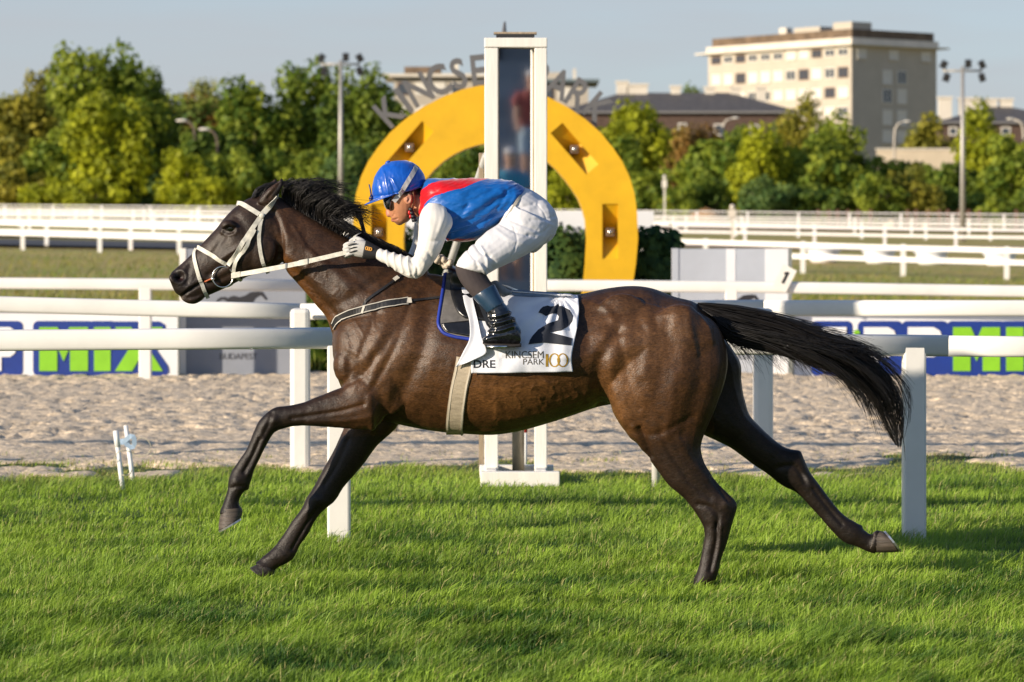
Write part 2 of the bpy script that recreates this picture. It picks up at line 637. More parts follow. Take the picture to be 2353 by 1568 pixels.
# barrel: ribs and the fold in front of the stifle
for i, x in enumerate(range(1085, 1345, 26)):
    line([(x, 800), (x - 4 + 3 * i, 880), (x + 4 * i, 950)], .0007, 7)
line([(1384, 940), (1376, 890), (1378, 840), (1400, 790), (1415, 760)], -.018, 17)
spot(1350, 760, 30, 55, -.012)
line([(1345, 690), (1400, 720), (1412, 755)], .006, 11)
line([(1395, 775), (1405, 850), (1425, 930), (1455, 1000)], .008, 15)
line([(870, 700), (850, 760), (825, 820)], -.004, 8)
line([(940, 700), (915, 780), (880, 850), (850, 900)], -.005, 8)
line([(800, 800), (830, 820), (850, 850)], .004, 8)
line([(1320, 700), (1345, 760), (1350, 830), (1340, 900)], -.004, 14)
line([(1090, 985), (1200, 978), (1300, 945), (1370, 915)], -.004, 10)
# quarters
line([(1420, 760), (1440, 850), (1470, 940)], -.004, 9)
line([(1580, 715), (1588, 760), (1600, 810)], .005, 9)
line([(1480, 700), (1490, 780), (1478, 860)], .004, 14)
line([(1550, 860), (1545, 930), (1530, 1000)], .004, 12)
line([(1445, 985), (1490, 1000), (1540, 985), (1590, 960)], -.004, 8, near)
line([(1612, 712), (1610, 780), (1608, 860), (1590, 940), (1570, 1000)], -.006, 15)
line([(1636, 760), (1650, 830), (1640, 900), (1615, 970)], .004, 12)
line([(1520, 690), (1535, 780), (1520, 870), (1490, 950)], -.0045, 18)
line([(1560, 720), (1575, 800), (1570, 880)], .004, 18)
line([(1470, 985), (1483, 1015), (1495, 1050)], -.012, 6, near)
line([(1455, 980), (1466, 1005), (1480, 1030)], .006, 6, near)
line([(1520, 1000), (1545, 1050), (1590, 1110), (1630, 1145)], -.005, 8, near)
line([(1560, 1010), (1590, 1060), (1625, 1100)], .004, 9, near)
line([(1636, 1098), (1655, 1125), (1672, 1150)], -.006, 5, near)
line([(1605, 1160), (1630, 1165), (1650, 1185), (1645, 1215)], -.006, 6, near)
spot(1668, 1158, 9, 11, .006, near)
line([(1648, 1205), (1645, 1250), (1632, 1312)], -.007, 4.5, near)
line([(1656, 1205), (1654, 1250), (1642, 1312)], .004, 4, near)
# near foreleg
line([(835, 930), (780, 945), (720, 955), (670, 962)], -.006, 5, near)
line([(840, 960), (780, 968), (710, 970)], .004, 6, near)
line([(625, 950), (617, 975), (606, 1000)], -.005, 5, near)
spot(628, 965, 11, 10, .006, near)
line([(597, 1010), (580, 1050), (560, 1085)], -.007, 4.5, near)
line([(607, 1012), (590, 1052), (570, 1090)], .004, 4, near)
spot(541, 1104, 10, 10, .005, near)
line([(532, 1122), (545, 1118), (560, 1118)], -.004, 4, near)
# far legs
far = 1 - near
line([(800, 1010), (775, 1065), (745, 1115)], -.006, 6, far)
line([(733, 1168), (705, 1205), (672, 1262)], -.007, 4.5, far)
spot(728, 1148, 12, 10, .005, far)
line([(1790, 1075), (1820, 1070), (1838, 1085), (1850, 1110)], -.005, 6, far)
line([(1870, 1125), (1905, 1170), (1935, 1205)], -.006, 4.5, far)
# veins under the skin
rv = random.Random(3)
for _ in range(24):
    x, y = rv.uniform(1075, 1330), rv.uniform(868, 945)
    pts = [(x, y)]
    for k in range(4):
        x += rv.uniform(-10, 14)
        y += rv.uniform(-4, 14)
        pts.append((x, y))
    line(pts, .0018, 2.4)
for _ in range(14):
    x, y = rv.uniform(690, 880), rv.uniform(560, 760)
    line([(x, y), (x + rv.uniform(-8, 14), y + rv.uniform(8, 20)), (x + rv.uniform(-5, 28), y + rv.uniform(20, 40))], .0018, 2.6)
n3 = fbm(px[:, 0] / 22, px[:, 1] / 22, 5, 3) - .5
d = d + n3 * .003 * side + (fbm(px[:, 0] / 48 + 7, px[:, 1] / 48, 6, 2) - .5) * .003 * side
co = co + no * (d * 1.12)[:, None]
set_coords(hme, co)

# coat colours: brown trunk, darker points; some lit tones painted in
base = np.tile(np.array([.054, .0235, .0085]), (len(co), 1))


def tint(c, w):
    global base
    w = np.clip(w, 0, 1)[:, None]
    base = base * (1 - w) + np.array(c) * w


def blob(x, y, rx, ry, rot=0.0):
    dx, dy = px[:, 0] - x, px[:, 1] - y
    c_, s_ = math.cos(rot), math.sin(rot)
    return np.exp(-(((dx * c_ + dy * s_) / rx) ** 2 + ((-dx * s_ + dy * c_) / ry) ** 2))


tint((.150, .066, .020), .9 * blob(1180, 910, 150, 75))  # tan patches: lighter coat, with the sunlit highlights painted into its colour
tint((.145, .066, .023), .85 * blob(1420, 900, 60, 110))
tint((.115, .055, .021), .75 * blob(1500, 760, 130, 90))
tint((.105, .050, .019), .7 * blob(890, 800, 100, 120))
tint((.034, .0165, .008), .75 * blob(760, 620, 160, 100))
tint((.110, .043, .011), .85 * np.exp(-(seg_dist(px, [(655, 600), (700, 668), (760, 745)]) / 16) ** 2))  # orange sunlight on the underside of the neck, painted into the coat
tint((.075, .031, .010), .7 * np.exp(-(seg_dist(px, [(640, 545), (648, 520)]) / 14) ** 2))
tint((.022, .0125, .008), .85 * (px[:, 0] < 650) * np.clip((660 - px[:, 0]) / 60, 0, 1))
tint((.014, .010, .009), .8 * blob(425, 660, 48, 45))
tint((.050, .035, .024), .55 * np.exp(-(seg_dist(px, [(485, 570), (520, 550), (560, 560)]) / 14) ** 2))
tint((.060, .033, .019), .6 * blob(625, 447, 16, 22))
tint((.012, .009, .008), np.exp(-(seg_dist(px, [(632, 448), (644, 428), (648, 415)]) / 6) ** 2))
tint((.012, .009, .008), .9 * np.exp(-(seg_dist(px, [(640, 452), (690, 484), (790, 541), (920, 590)]) / 10) ** 2))
tint((.020, .013, .010), .75 * np.exp(-(seg_dist(px, [(1331, 677), (1451, 657), (1550, 682), (1610, 700)]) / 9) ** 2))
leg = np.where(px[:, 0] < 1000, np.clip((px[:, 1] - 940) / 70, 0, 1) * (np.clip((810 - px[:, 0]) / 60, 0, 1) + (px[:, 1] > 1003)), np.clip((px[:, 1] - 985) / 130, 0, 1))
tint((.017, .009, .005), .88 * np.maximum(leg, np.clip((800 - px[:, 0]) / 60, 0, 1) * (px[:, 1] > 890)))
tint((.011, .0065, .0042), .92 * np.clip((px[:, 1] - 1060) / 110, 0, 1))
tint((.012, .0075, .005), .8 * np.clip((720 - px[:, 0]) / 80, 0, 1) * (px[:, 1] > 880))
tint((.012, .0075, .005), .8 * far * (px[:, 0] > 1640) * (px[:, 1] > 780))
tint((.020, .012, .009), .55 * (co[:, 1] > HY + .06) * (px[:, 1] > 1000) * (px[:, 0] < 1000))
tint((.018, .010, .006), .6 * near * np.clip((px[:, 1] - 985) / 60, 0, 1) * (px[:, 0] > 1400))
tint((.010, .006, .006), np.clip(blob(410, 636, 11, 9.5) * 1.6, 0, 1))
tint((.055, .012, .010), .7 * blob(414, 638, 6, 5))
tint((.008, .005, .005), .9 * np.exp(-(seg_dist(px, [(411, 686), (424, 677), (436, 668), (452, 657), (470, 648)]) / 2.6) ** 2) * side)
tint((.16, .13, .10), .8 * blob(416, 687, 5, 3.5))
tint((.012, .009, .008), .75 * blob(526, 527, 13, 9))
tint((.060, .040, .028), .6 * near * blob(1660, 1150, 11, 16))
tint((.22, .20, .19), .8 * far * blob(1851, 1100, 3.5, 10, -.5))
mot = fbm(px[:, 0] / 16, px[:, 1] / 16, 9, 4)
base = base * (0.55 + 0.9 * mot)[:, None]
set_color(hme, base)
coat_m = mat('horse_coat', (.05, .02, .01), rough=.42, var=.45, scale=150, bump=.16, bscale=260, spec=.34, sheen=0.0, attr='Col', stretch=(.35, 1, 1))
_nt = coat_m.node_tree                                   # short dull hair on the dark points, glossier on the trunk
_at = [n_ for n_ in _nt.nodes if n_.type == 'ATTRIBUTE'][0]
_mr = _nt.nodes.new('ShaderNodeMapRange')
_mr.inputs[1].default_value, _mr.inputs[2].default_value = .008, .045
_mr.inputs[3].default_value, _mr.inputs[4].default_value = .48, .40
_nt.links.new(_at.outputs['Fac'], _mr.inputs[0])
_nt.links.new(_mr.outputs[0], _nt.nodes['Principled BSDF'].inputs['Roughness'])
_b2, _n2 = _nt.nodes.new('ShaderNodeBump'), _nt.nodes.new('ShaderNodeTexNoise')     # loose skin, creases and raised hair
_n2.inputs['Scale'].default_value, _n2.inputs['Detail'].default_value = 34, 7
_n2.inputs['Roughness'].default_value, _n2.inputs['Distortion'].default_value = .62, .6
_b2.inputs['Strength'].default_value, _b2.inputs['Distance'].default_value = .24, .012
_ob = [n_ for n_ in _nt.nodes if n_.type == 'BUMP' and n_ != _b2][0]
_tcn = [n_ for n_ in _nt.nodes if n_.type == 'TEX_COORD'][0]
_nt.links.new(_tcn.outputs['Object'], _n2.inputs['Vector'])
_nt.links.new(_n2.outputs[0], _b2.inputs['Height'])
_nt.links.new(_b2.outputs[0], _ob.inputs['Normal'])
body_o = put('body', hme, coat_m, horse, True)
horse_bvh = BVHTree.FromPolygons([tuple(v) for v in co], [tuple(p.vertices) for p in hme.polygons])


def surf(pxx, pyy, sgn=-1, off=0.004, fallback=0.0):
    """point on the flank seen at a pixel: near side (sgn -1) or the same place on the far side"""
    q = P(pxx, pyy, HY - .15)
    o = Vector((q.x, HY + sgn * 1.2, q.z))
    hit = horse_bvh.ray_cast(o, Vector((0, -sgn, 0)))
    if hit[0] is None:
        return Vector((q.x, HY + sgn * fallback, q.z)), Vector((0, sgn, 0))
    n = hit[1]
    if n.y * sgn < 0:
        n = -n
    return hit[0] + n * off, n


# eyes, hooves with shoes, teeth
eye_m = mat('horse_eye', (.006, .004, .004), rough=.06, var=0, spec=.8, coat=1.0)
for sg in (-1, 1):
    q, _ = surf(526, 527, sg, -.0095)
    e_ = MB()
    e_.ellipsoid(q, (.021, .016, .019), 18, 12)
    e_.put('eye', eye_m, horse, True)
hoof_m = mat('hoof_horn', (.075, .058, .045), rough=.55, var=.5, scale=30, bump=.3, bscale=60, stretch=(.3, .3, 3))
dhoof_m = mat('dark_hoof_horn', (.022, .017, .014), rough=.6, var=.4, scale=30, bump=.3, bscale=60)
shoe_m = mat('horseshoe_steel', (.62, .62, .62), rough=.3, var=.1, metal=.9)


def hoof(secs, shoe, hm, Yc):
    h_ = MB()
    loft(h_, secs, sub=4, nr=20, e=.9)
    ho = h_.put('hoof', hm, horse, True)
    if shoe:
        s_ = MB()
        loft(s_, shoe, sub=2, nr=20, e=.9)
        s_.put('horseshoe', shoe_m, ho, False)


hoof([(509, 1170, 554, 1166, .040, -.155), (507, 1180, 557, 1172, .042, -.155), (503, 1200, 556, 1184, .050, -.155), (502, 1220, 553, 1191, .056, -.155)],
     [(502.0, 1220, 553, 1191, .057, -.155), (503.5, 1224, 554.5, 1195, .057, -.155)], hoof_m, 0)
hoof([(599, 1290, 632, 1311, .036, .13), (590, 1297, 628, 1320, .042, .13), (574, 1305, 614, 1333, .052, .13)], None, dhoof_m, 0)
hoof([(1584, 1341, 1620, 1353, .036, -.15), (1572, 1348, 1612, 1362, .046, -.15), (1560, 1362, 1604, 1370, .054, -.15)], None, dhoof_m, 0)
hoof([(1995, 1266, 2008, 1223, .038, .145), (2014, 1270, 2016, 1221, .042, .145), (2040, 1270, 2026, 1221, .050, .145), (2066, 1268.5, 2034, 1226, .055, .145)],
     [(2068, 1269, 2030, 1222, .056, .145), (2072, 1267, 2034, 1220, .056, .145)], hoof_m, 0)

# ---- hair
hair_m = mat('horse_hair', (.010, .008, .0075), rough=.42, var=.35, scale=30, spec=.45)


def strands(mb, curves, r0, n=3, seg=9):
    """curves: list of control lists [(x,y,Ydepth)] in pixels"""
    for c, w in curves:
        pts = catmull(c, max(2, seg // (len(c) - 1)))
        m = len(pts)
        p3 = [P(p[0], p[1], p[2]) for p in pts]
        mb.tube(p3, [r0 * w * (1 - .75 * (i / (m - 1)) ** 1.4) for i in range(m)], n, cap=False)


rh = random.Random(11)
g = rh.gauss
tail_st = [((1603, 696), (1612, 716)), ((1640, 696), (1640, 750)), ((1690, 702), (1675, 788)), ((1750, 716), (1738, 800)), ((1820, 737), (1800, 812)),
           ((1880, 762), (1860, 828)), ((1940, 786), (1925, 850)), ((1990, 812), (1968, 880)), ((2035, 855), (2002, 915)),
           ((2066, 905), (2024, 950)), ((2075, 960), (2044, 990)), ((2067, 1024), (2060, 1022))]
T_top = catmull([a for a, b in tail_st], 6)
T_bot = catmull([b for a, b in tail_st], 6)
NT = len(T_top) - 1


def tail_pt(t, v):
    i = min(max(t, 0), 1) * NT
    k = min(int(i), NT - 1)
    f_ = i - k
    a = T_top[k] * (1 - f_) + T_top[k + 1] * f_
    b = T_bot[k] * (1 - f_) + T_bot[k + 1] * f_
    return a * (1 - v) + b * v


curves = []
locks = [(rh.random(), rh.random() ** 1.5 * .42, rh.uniform(.66, 1.03), g(0, .022), g(0, .34), rh.uniform(0, 6.28), rh.uniform(2, 8)) for _ in range(110)]
for i in range(1700):
    lv, lt, le, ly, ldv, lph, lam = rh.choice(locks)
    v0 = min(max(lv + g(0, .06), .02), .98)
    t0 = max(0, lt + g(0, .05))
    t1 = min(le + g(0, .03), t0 + rh.uniform(.45, .95))
    yd = ly + g(0, .006)
    c, m = [], 7
    dv = ldv + g(0, .06)
    for k in range(m):
        u = k / (m - 1)
        p = tail_pt(t0 + (t1 - t0) * u, v0 + dv * u * u)
        wv = lam * math.sin(lph + u * 5) * u
        c.append((p[0] + g(0, .8) * u + wv * .5, p[1] + g(0, 1.0) * u + wv, HY + yd * (1 + 1.2 * u) * (0.6 + math.sin(math.pi * min(1, t0 + (t1 - t0) * u)))))
    curves.append((c, rh.uniform(.7, 1.3)))
for i in range(380):                                     # loose fringe below and flyaways above
    t0 = rh.uniform(.12, .55)
    p = tail_pt(t0, rh.uniform(.7, 1.0))
    L = rh.uniform(30, 95)
    a = rh.uniform(.5, 1.35)
    q1 = (p[0] + L * .45 * math.cos(a * .7), p[1] + L * .45 * math.sin(a))
    q2 = (p[0] + L * math.cos(a * .8) + g(0, 6), p[1] + L * math.sin(a) * .95)
    yd = HY + g(0, .03)
    curves.append(([(p[0] - 14, p[1] - 12, HY), (p[0], p[1], yd), (*q1, yd), (*q2, yd + g(0, .02))], rh.uniform(.5, .9)))
for i in range(150):
    t0 = rh.uniform(.40, .95)
    p = tail_pt(t0, rh.uniform(0, .15))
    p2 = tail_pt(min(1, t0 + .12), 0)
    L = rh.uniform(20, 80)
    dirx, diry = p2[0] - p[0] + 10, p2[1] - p[1] - 9
    nn = math.hypot(dirx, diry)
    yd = HY + g(0, .03)
    curves.append(([(p[0] - dirx * .4, p[1] - diry * .2, HY), (p[0], p[1], yd), (p[0] + dirx / nn * L * .6, p[1] + diry / nn * L * .6 + 2, yd),
                    (p[0] + dirx / nn * L, p[1] + diry / nn * L + rh.uniform(4, 18), yd)], rh.uniform(.4, .8)))
tm = MB()
loft(tm, [(1590, 697, 1600, 725, .03, 0), (1640, 701, 1640, 742, .032, 0), (1690, 710, 1678, 770, .034, 0), (1740, 728, 1730, 778, .024, 0), (1790, 750, 1782, 785, .012, 0)], sub=4, nr=12)
strands(tm, curves, .0019, 3, 12)
tm.put('tail', hair_m, horse, True, fix=False)

crest = catmull([(640, 451), (690, 484), (735, 510), (790, 540), (850, 562), (920, 588)], 8)
curves = []
mlocks = [(.06 + rh.random() ** .9 * .54, rh.uniform(.65, 1.15), rh.uniform(.7, 1.15), rh.random(), g(0, .02), rh.uniform(-8, 8)) for _ in range(48)]
for i in range(1150):
    lt, lL, lup, lfan, ly, lsw = rh.choice(mlocks)
    t = min(.62, max(.05, lt + g(0, .022)))
    k = t * (len(crest) - 1)
    p = crest[int(k)] + (crest[min(int(k) + 1, len(crest) - 1)] - crest[int(k)]) * (k - int(k))
    f_ = (t - .05) / .55
    L = lL * rh.uniform(.70, 1.08) * (112 - 28 * f_)
    up = lup * rh.uniform(.92, 1.06) * (62 - 6 * f_)
    fan = min(1, max(0, lfan + g(0, .12)))
    yd = HY + ly + g(0, .005)
    sw = lsw + g(0, 1.5)
    c = [(p[0] + g(0, 2), p[1] + 3, HY + g(0, .012)),
         (p[0] - 6 + g(0, 3) + 10 * fan, p[1] - up * .55, yd),
         (p[0] + 14 + L * .25 + sw, p[1] - up * (1.05 - .35 * fan), yd + g(0, .01)),
         (p[0] + L * .65 + sw, p[1] - up * (1.05 - .65 * fan) + g(0, 1.5), yd + g(0, .008)),
         (p[0] + L + g(0, 4), p[1] - up * (1.0 - .95 * fan) + g(0, 4), yd + g(0, .012))]
    curves.append((c, rh.uniform(.6, 1.2)))
for i in range(700):                                      # mane lying back towards the hands and withers
    t = rh.uniform(.42, .92)
    k = t * (len(crest) - 1)
    p = crest[int(k)]
    L = rh.uniform(60, 120)
    up = rh.uniform(6, 26) * (1 - .55 * (t - .42) / .5)
    yd = HY + rh.uniform(-.05, .05)
    c = [(p[0], p[1] + 5, HY + g(0, .015)), (p[0] + 14, p[1] - up, yd), (p[0] + L * .55, p[1] - up + L * .22 + g(0, 3), yd - .01),
         (p[0] + L, p[1] + L * .42 - up * .5 + g(0, 5), yd - .02)]
    curves.append((c, rh.uniform(.6, 1.2)))
mm = MB()
strands(mm, curves, .0017, 3, 11)
mm.put('mane', hair_m, horse, True, fix=False)
fm = MB()
curves = []
for i in range(260):                                      # forelock swept back between the ears
    x0, y0 = rh.uniform(578, 612), 0
    y0 = 452 - (x0 - 578) * .15
    yd = HY + g(0, .014)
    curves.append(([(x0, y0 + 3, yd), (x0 + 10, y0 - 14 + g(0, 3), yd), (x0 + 32, y0 - 24 + g(0, 3), yd), (x0 + 58 + g(0, 6), y0 - 27 + g(0, 4), yd)], rh.uniform(.6, 1.1)))
for i in range(0):                                        # chin whiskers
    x0 = rh.uniform(430, 462)
    curves.append(([(x0, 696, HY + g(0, .015)), (x0 + rh.uniform(4, 14), 703, HY), (x0 + rh.uniform(14, 40), rh.uniform(704, 716), HY + g(0, .02))], .3))
strands(fm, curves, .0018, 3, 9)
fm.put('forelock', hair_m, horse, True, fix=False)
# ------------------------------------------------------------------ straps and cloths laid on the horse
def ribbon(mb, pts, nrm, w, t=0.003):
    """flat band along 3D points with outward normals"""
    n = len(pts)
    rows = []
    for i in range(n):
        tg = (pts[min(i + 1, n - 1)] - pts[max(i - 1, 0)]).normalized()
        sd = tg.cross(nrm[i]).normalized()
        ww = w[i] if isinstance(w, (list, tuple)) else w
        a, b = pts[i] - sd * ww / 2, pts[i] + sd * ww / 2
        rows.append([a, b, b + nrm[i] * t, a + nrm[i] * t])
    base = len(mb.v)
    for r in rows:
        mb.v.extend([tuple(q) for q in r])
    for i in range(n - 1):
        for k in range(4):
            k2 = (k + 1) % 4
            mb.f.append((base + i * 4 + k, base + i * 4 + k2, base + (i + 1) * 4 + k2, base + (i + 1) * 4 + k))
    mb.f.append((base + 3, base + 2, base + 1, base))
    e = base + (n - 1) * 4
    mb.f.append((e, e + 1, e + 2, e + 3))


PXM = HY / F


def strap_pts(path, sgn, off, sub=6):
    c = catmull(path, sub) if len(path) > 2 else [np.array(path[0]) + (np.array(path[1]) - np.array(path[0])) * k / (sub * 2) for k in range(sub * 2 + 1)]
    P3, N3 = [], []
    for q in c:
        p, n = surf(q[0], q[1], sgn, off)
        P3.append(p)
        N3.append(n)
    for _ in range(2):                                   # taut: do not follow every dent
        P3 = [P3[0]] + [Vector((P3[i].x, (P3[i - 1].y + 2 * P3[i].y + P3[i + 1].y) / 4, P3[i].z)) for i in range(1, len(P3) - 1)] + [P3[-1]]
        N3 = [N3[0]] + [(N3[i - 1] + N3[i] * 2 + N3[i + 1]).normalized() for i in range(1, len(N3) - 1)] + [N3[-1]]
    return P3, N3


def strap(name, path, wpx, m, parent, sides=(-1, 1), off=.003, t=.003):
    out = None
    for sg in sides:
        b = MB()
        p, n = strap_pts(path, sg, off)
        ribbon(b, p, n, wpx * PXM, t)
        o = b.put(name, m, parent)
        out = out or o
    return out


white_strap = mat('white_bridle_strap', (.62, .60, .52), rough=.5, var=.25, scale=40, bump=.1, bscale=150)
steel = mat('polished_steel', (.68, .66, .62), rough=.22, var=.05, metal=1.0)
black_strap = mat('black_webbing', (.012, .012, .014), rough=.5, var=.3, scale=60)
pale_edge = mat('pale_stitching', (.55, .52, .46), rough=.7, var=.2)

bridle = empty('bridle', surf(507, 634, -1)[0], 'white strap bridle with round steel bit ring on the horse\'s head', 'bridle')
strap('browband', [(537, 466), (552, 470), (572, 481), (592, 493)], 11, white_strap, bridle)
strap('headpiece', [(632, 450), (622, 465), (610, 480), (598, 494)], 13, white_strap, bridle)
strap('cheek_strap', [(594, 500), (582, 518), (560, 552), (538, 585), (521, 611)], 10.5, white_strap, bridle, off=.004)
strap('cheek_strap', [(582, 528), (568, 556), (553, 583), (538, 606), (533, 625)], 8.5, white_strap, bridle, (-1,), off=.009)
strap('throat_strap', [(598, 500), (594, 520), (592, 547), (596, 580), (603, 610), (610, 630)], 8.5, white_strap, bridle)
strap('noseband', [(446, 569), (465, 578), (490, 592), (517, 608)], 9.5, white_strap, bridle)
strap('noseband', [(443, 571), (440, 588), (446, 615), (454, 643), (463, 668), (471, 688)], 8.5, white_strap, bridle)
strap('jaw_strap', [(531, 628), (540, 638), (549, 647)], 7, white_strap, bridle)
for sg in (-1, 1):
    q, n = surf(507, 634, sg, .012)
    ring = MB()
    ring.tube([q + Vector((.047 * math.cos(a), 0, .047 * math.sin(a))) for a in np.linspace(0, 2 * math.pi, 29)], .0036, 8, cap=False)
    ring.put('bit_ring', steel, bridle, True)
    bs = MB()
    bq, _ = surf(484, 641, sg, .006)
    bs.ellipsoid(bq, (.010, .009, .010))
    bs.put('bit_boss', steel, bridle, True)
    kb = MB()
    kq, _ = surf(598, 497, sg, .008)
    kb.ellipsoid(kq, (.013, .007, .013))
    kb.put('rosette', white_strap, bridle, True)
tie = MB()
tp, tn = strap_pts([(458, 655), (466, 648), (480, 642)], -1, .004)
tie.tube(tp, .004, 6)
tie.put('orange_tie', mat('orange_cord', (.55, .14, .05), rough=.7, var=.4, scale=80), bridle, True)

HAND = {-1: P(806, 578, HY - .17), 1: P(800, 574, HY + .17)}
reins = empty('reins', surf(536, 630, -1)[0], 'long white reins running from the bit to the rider\'s gloves', 'reins')
for sg in (-1, 1):
    q0, _ = surf(534, 631, sg, .014)
    q1 = HAND[sg] + Vector((0, sg * .012, 0))
    n_ = 14
    pts = [q0.lerp(q1, i / n_) + Vector((0, sg * .016 * math.sin(math.pi * i / n_), -.006 * math.sin(math.pi * i / n_))) for i in range(n_ + 1)]
    b = MB()
    ribbon(b, pts, [Vector((0, sg, .1)).normalized()] * (n_ + 1), [.021 - .003 * (i > 9) + .002 * (i > 9) for i in range(n_ + 1)], .004)
    b.put('rein', white_strap, reins)
    for (u, ln) in ((.02, .022), (.60, .022), (.45, .006)):
        c_ = q0.lerp(q1, u) + Vector((0, sg * (.016 * math.sin(math.pi * u) + .003), -.006 * math.sin(math.pi * u)))
        dr = (q1 - q0).normalized()
        kb = MB()
        kb.obox(c_, dr * ln, Vector((0, .005, 0)), Vector((0, 0, 1)) * .013)
        kb.put('keeper', white_strap if ln > .01 else steel, reins, bevel=.002)
lp = MB()
arc = [HAND[-1] + Vector((.012, 0, .012)), P(814, 549, HY - .14), P(822, 540, HY - .08), P(832, 538, HY), P(836, 541, HY + .1), HAND[1] + Vector((.02, 0, .02))]
arc = [Vector(a) for a in catmull(arc, 4)]
ribbon(lp, arc, [Vector((-.5, -.3, .8)).normalized()] * len(arc), .02, .004)
lp.put('rein_bight', white_strap, reins)

breast = empty('breast_girth', surf(800, 722, -1)[0], 'black breast girth with pale edging across the horse\'s chest', 'harness strap')
bpath = [(764, 752), (775, 735), (798, 722), (836, 711), (889, 699), (938, 693)]
strap('chest_band', bpath, 18, black_strap, breast, off=.004, t=.004)
for dy in (-7.2, 7.2):
    strap('edging', [(x + (3 if dy > 0 else -1) * (x < 790), y + dy) for x, y in bpath], 1.8, pale_edge, breast, off=.0085, t=.0015)
strap('side_strap', [(938, 693), (975, 689), (1020, 684), (1064, 678)], 6, black_strap, breast, off=.004)
strap('buckle', [(936, 692.6), (946, 692)], 13, pale_edge, breast, (-1,), off=.009, t=.003)
strap('neck_strap', [(834, 708), (838, 698), (846, 688), (880, 664), (909, 643), (926, 630)], 5.5, black_strap, breast, off=.004)
strap('buckle', [(904, 646), (914, 639)], 9, pale_edge, breast, (-1,), off=.008, t=.003)
strap('loop', [(833, 720), (838, 704)], 5, pale_edge, breast, (-1,), off=.009, t=.002)

# girth: one elastic band all the way round
girth = empty('girth', surf(1045, 985, -1)[0], 'beige elastic girth band around the horse\'s belly', 'girth')
gm = mat('beige_elastic', (.44, .37, .27), rough=.75, var=.2, scale=25, bump=.15, bscale=200, stretch=(1, 1, 3))
gpath = [(1070, 820), (1066, 845), (1056, 890), (1049, 935), (1045, 970), (1044, 986)]


def band(path, w, off, t, name, m):
    pn, nn = strap_pts(path, -1, off, 5)
    pf, nf = strap_pts(path, 1, off, 5)
    mid = (pn[-1] + pf[-1]) / 2
    bot = []
    for k in range(1, 6):
        u = k / 6
        q = pn[-1].lerp(pf[-1], u)
        hit = horse_bvh.ray_cast(Vector((q.x, q.y, .2)), Vector((0, 0, 1)))
        z = hit[0].z - off if hit[0] is not None else q.z
        bot.append(Vector((q.x, q.y, z)))
    pts = pn + bot + list(reversed(pf))
    nr_ = nn + [Vector((0, (k - 3) * .25, -1)).normalized() for k in range(1, 6)] + list(reversed(nf))
    b = MB()
    ribbon(b, pts, nr_, w, t)
    return b.put(name, m, girth)


band(gpath, 39 * PXM, .003, .004, 'belly_band', gm)
for dx in (-16, 16):
    band([(x + dx, y) for x, y in gpath], 4 * PXM, .0075, .0015, 'edge_stripe', mat('pale_elastic_edge', (.60, .53, .42), rough=.8, var=.15))


def drape(L, R, nu, nv, off, fold=None, sgn=-1, sm=6):
    """sheet between a left and a right pixel curve, lying on the flank"""
    Lc = catmull(L, max(1, math.ceil(nv / (len(L) - 1))))
    Rc = catmull(R, max(1, math.ceil(nv / (len(R) - 1))))
    iL = np.linspace(0, len(Lc) - 1, nv + 1)
    iR = np.linspace(0, len(Rc) - 1, nv + 1)
    g_ = np.zeros((nv + 1, nu + 1, 3))
    pxs = np.zeros((nv + 1, nu + 1, 2))
    for j in range(nv + 1):
        a, b = Lc[int(iL[j])], Rc[int(iR[j])]
        for i in range(nu + 1):
            q = a + (b - a) * i / nu
            pxs[j, i] = q
            p, _ = surf(q[0], q[1], sgn, 0, .1)
            g_[j, i] = p
    y = g_[:, :, 1] * -sgn * -1
    y = (g_[:, :, 1] - HY) * sgn                         # outward distance
    for _ in range(sm):
        yp = np.pad(y, 1, mode='edge')
        y2 = (yp[:-2, 1:-1] + yp[2:, 1:-1] + yp[1:-1, :-2] + yp[1:-1, 2:] + 4 * y) / 8
        y = np.maximum(y2, y)
    for j in range(nv + 1):
        for i in range(nu + 1):
            u, v = i / nu, j / nv
            y[j, i] += off + (fold(u, v, pxs[j, i]) if fold else 0)
    g_[:, :, 1] = HY + sgn * y
    return g_, pxs


def sheet(g_, name, m, parent, thick=.004, smooth=True):
    nv, nu = g_.shape[0] - 1, g_.shape[1] - 1
    b = MB()
    b.v = [tuple(p) for p in g_.reshape(-1, 3)]
    b.f = [(j * (nu + 1) + i, j * (nu + 1) + i + 1, (j + 1) * (nu + 1) + i + 1, (j + 1) * (nu + 1) + i) for j in range(nv) for i in range(nu)]
    o = b.put(name, m, parent, smooth, fix=False)
    s_ = o.modifiers.new('thickness', 'SOLIDIFY')
    s_.thickness = thick
    s_.offset = 0
    return o


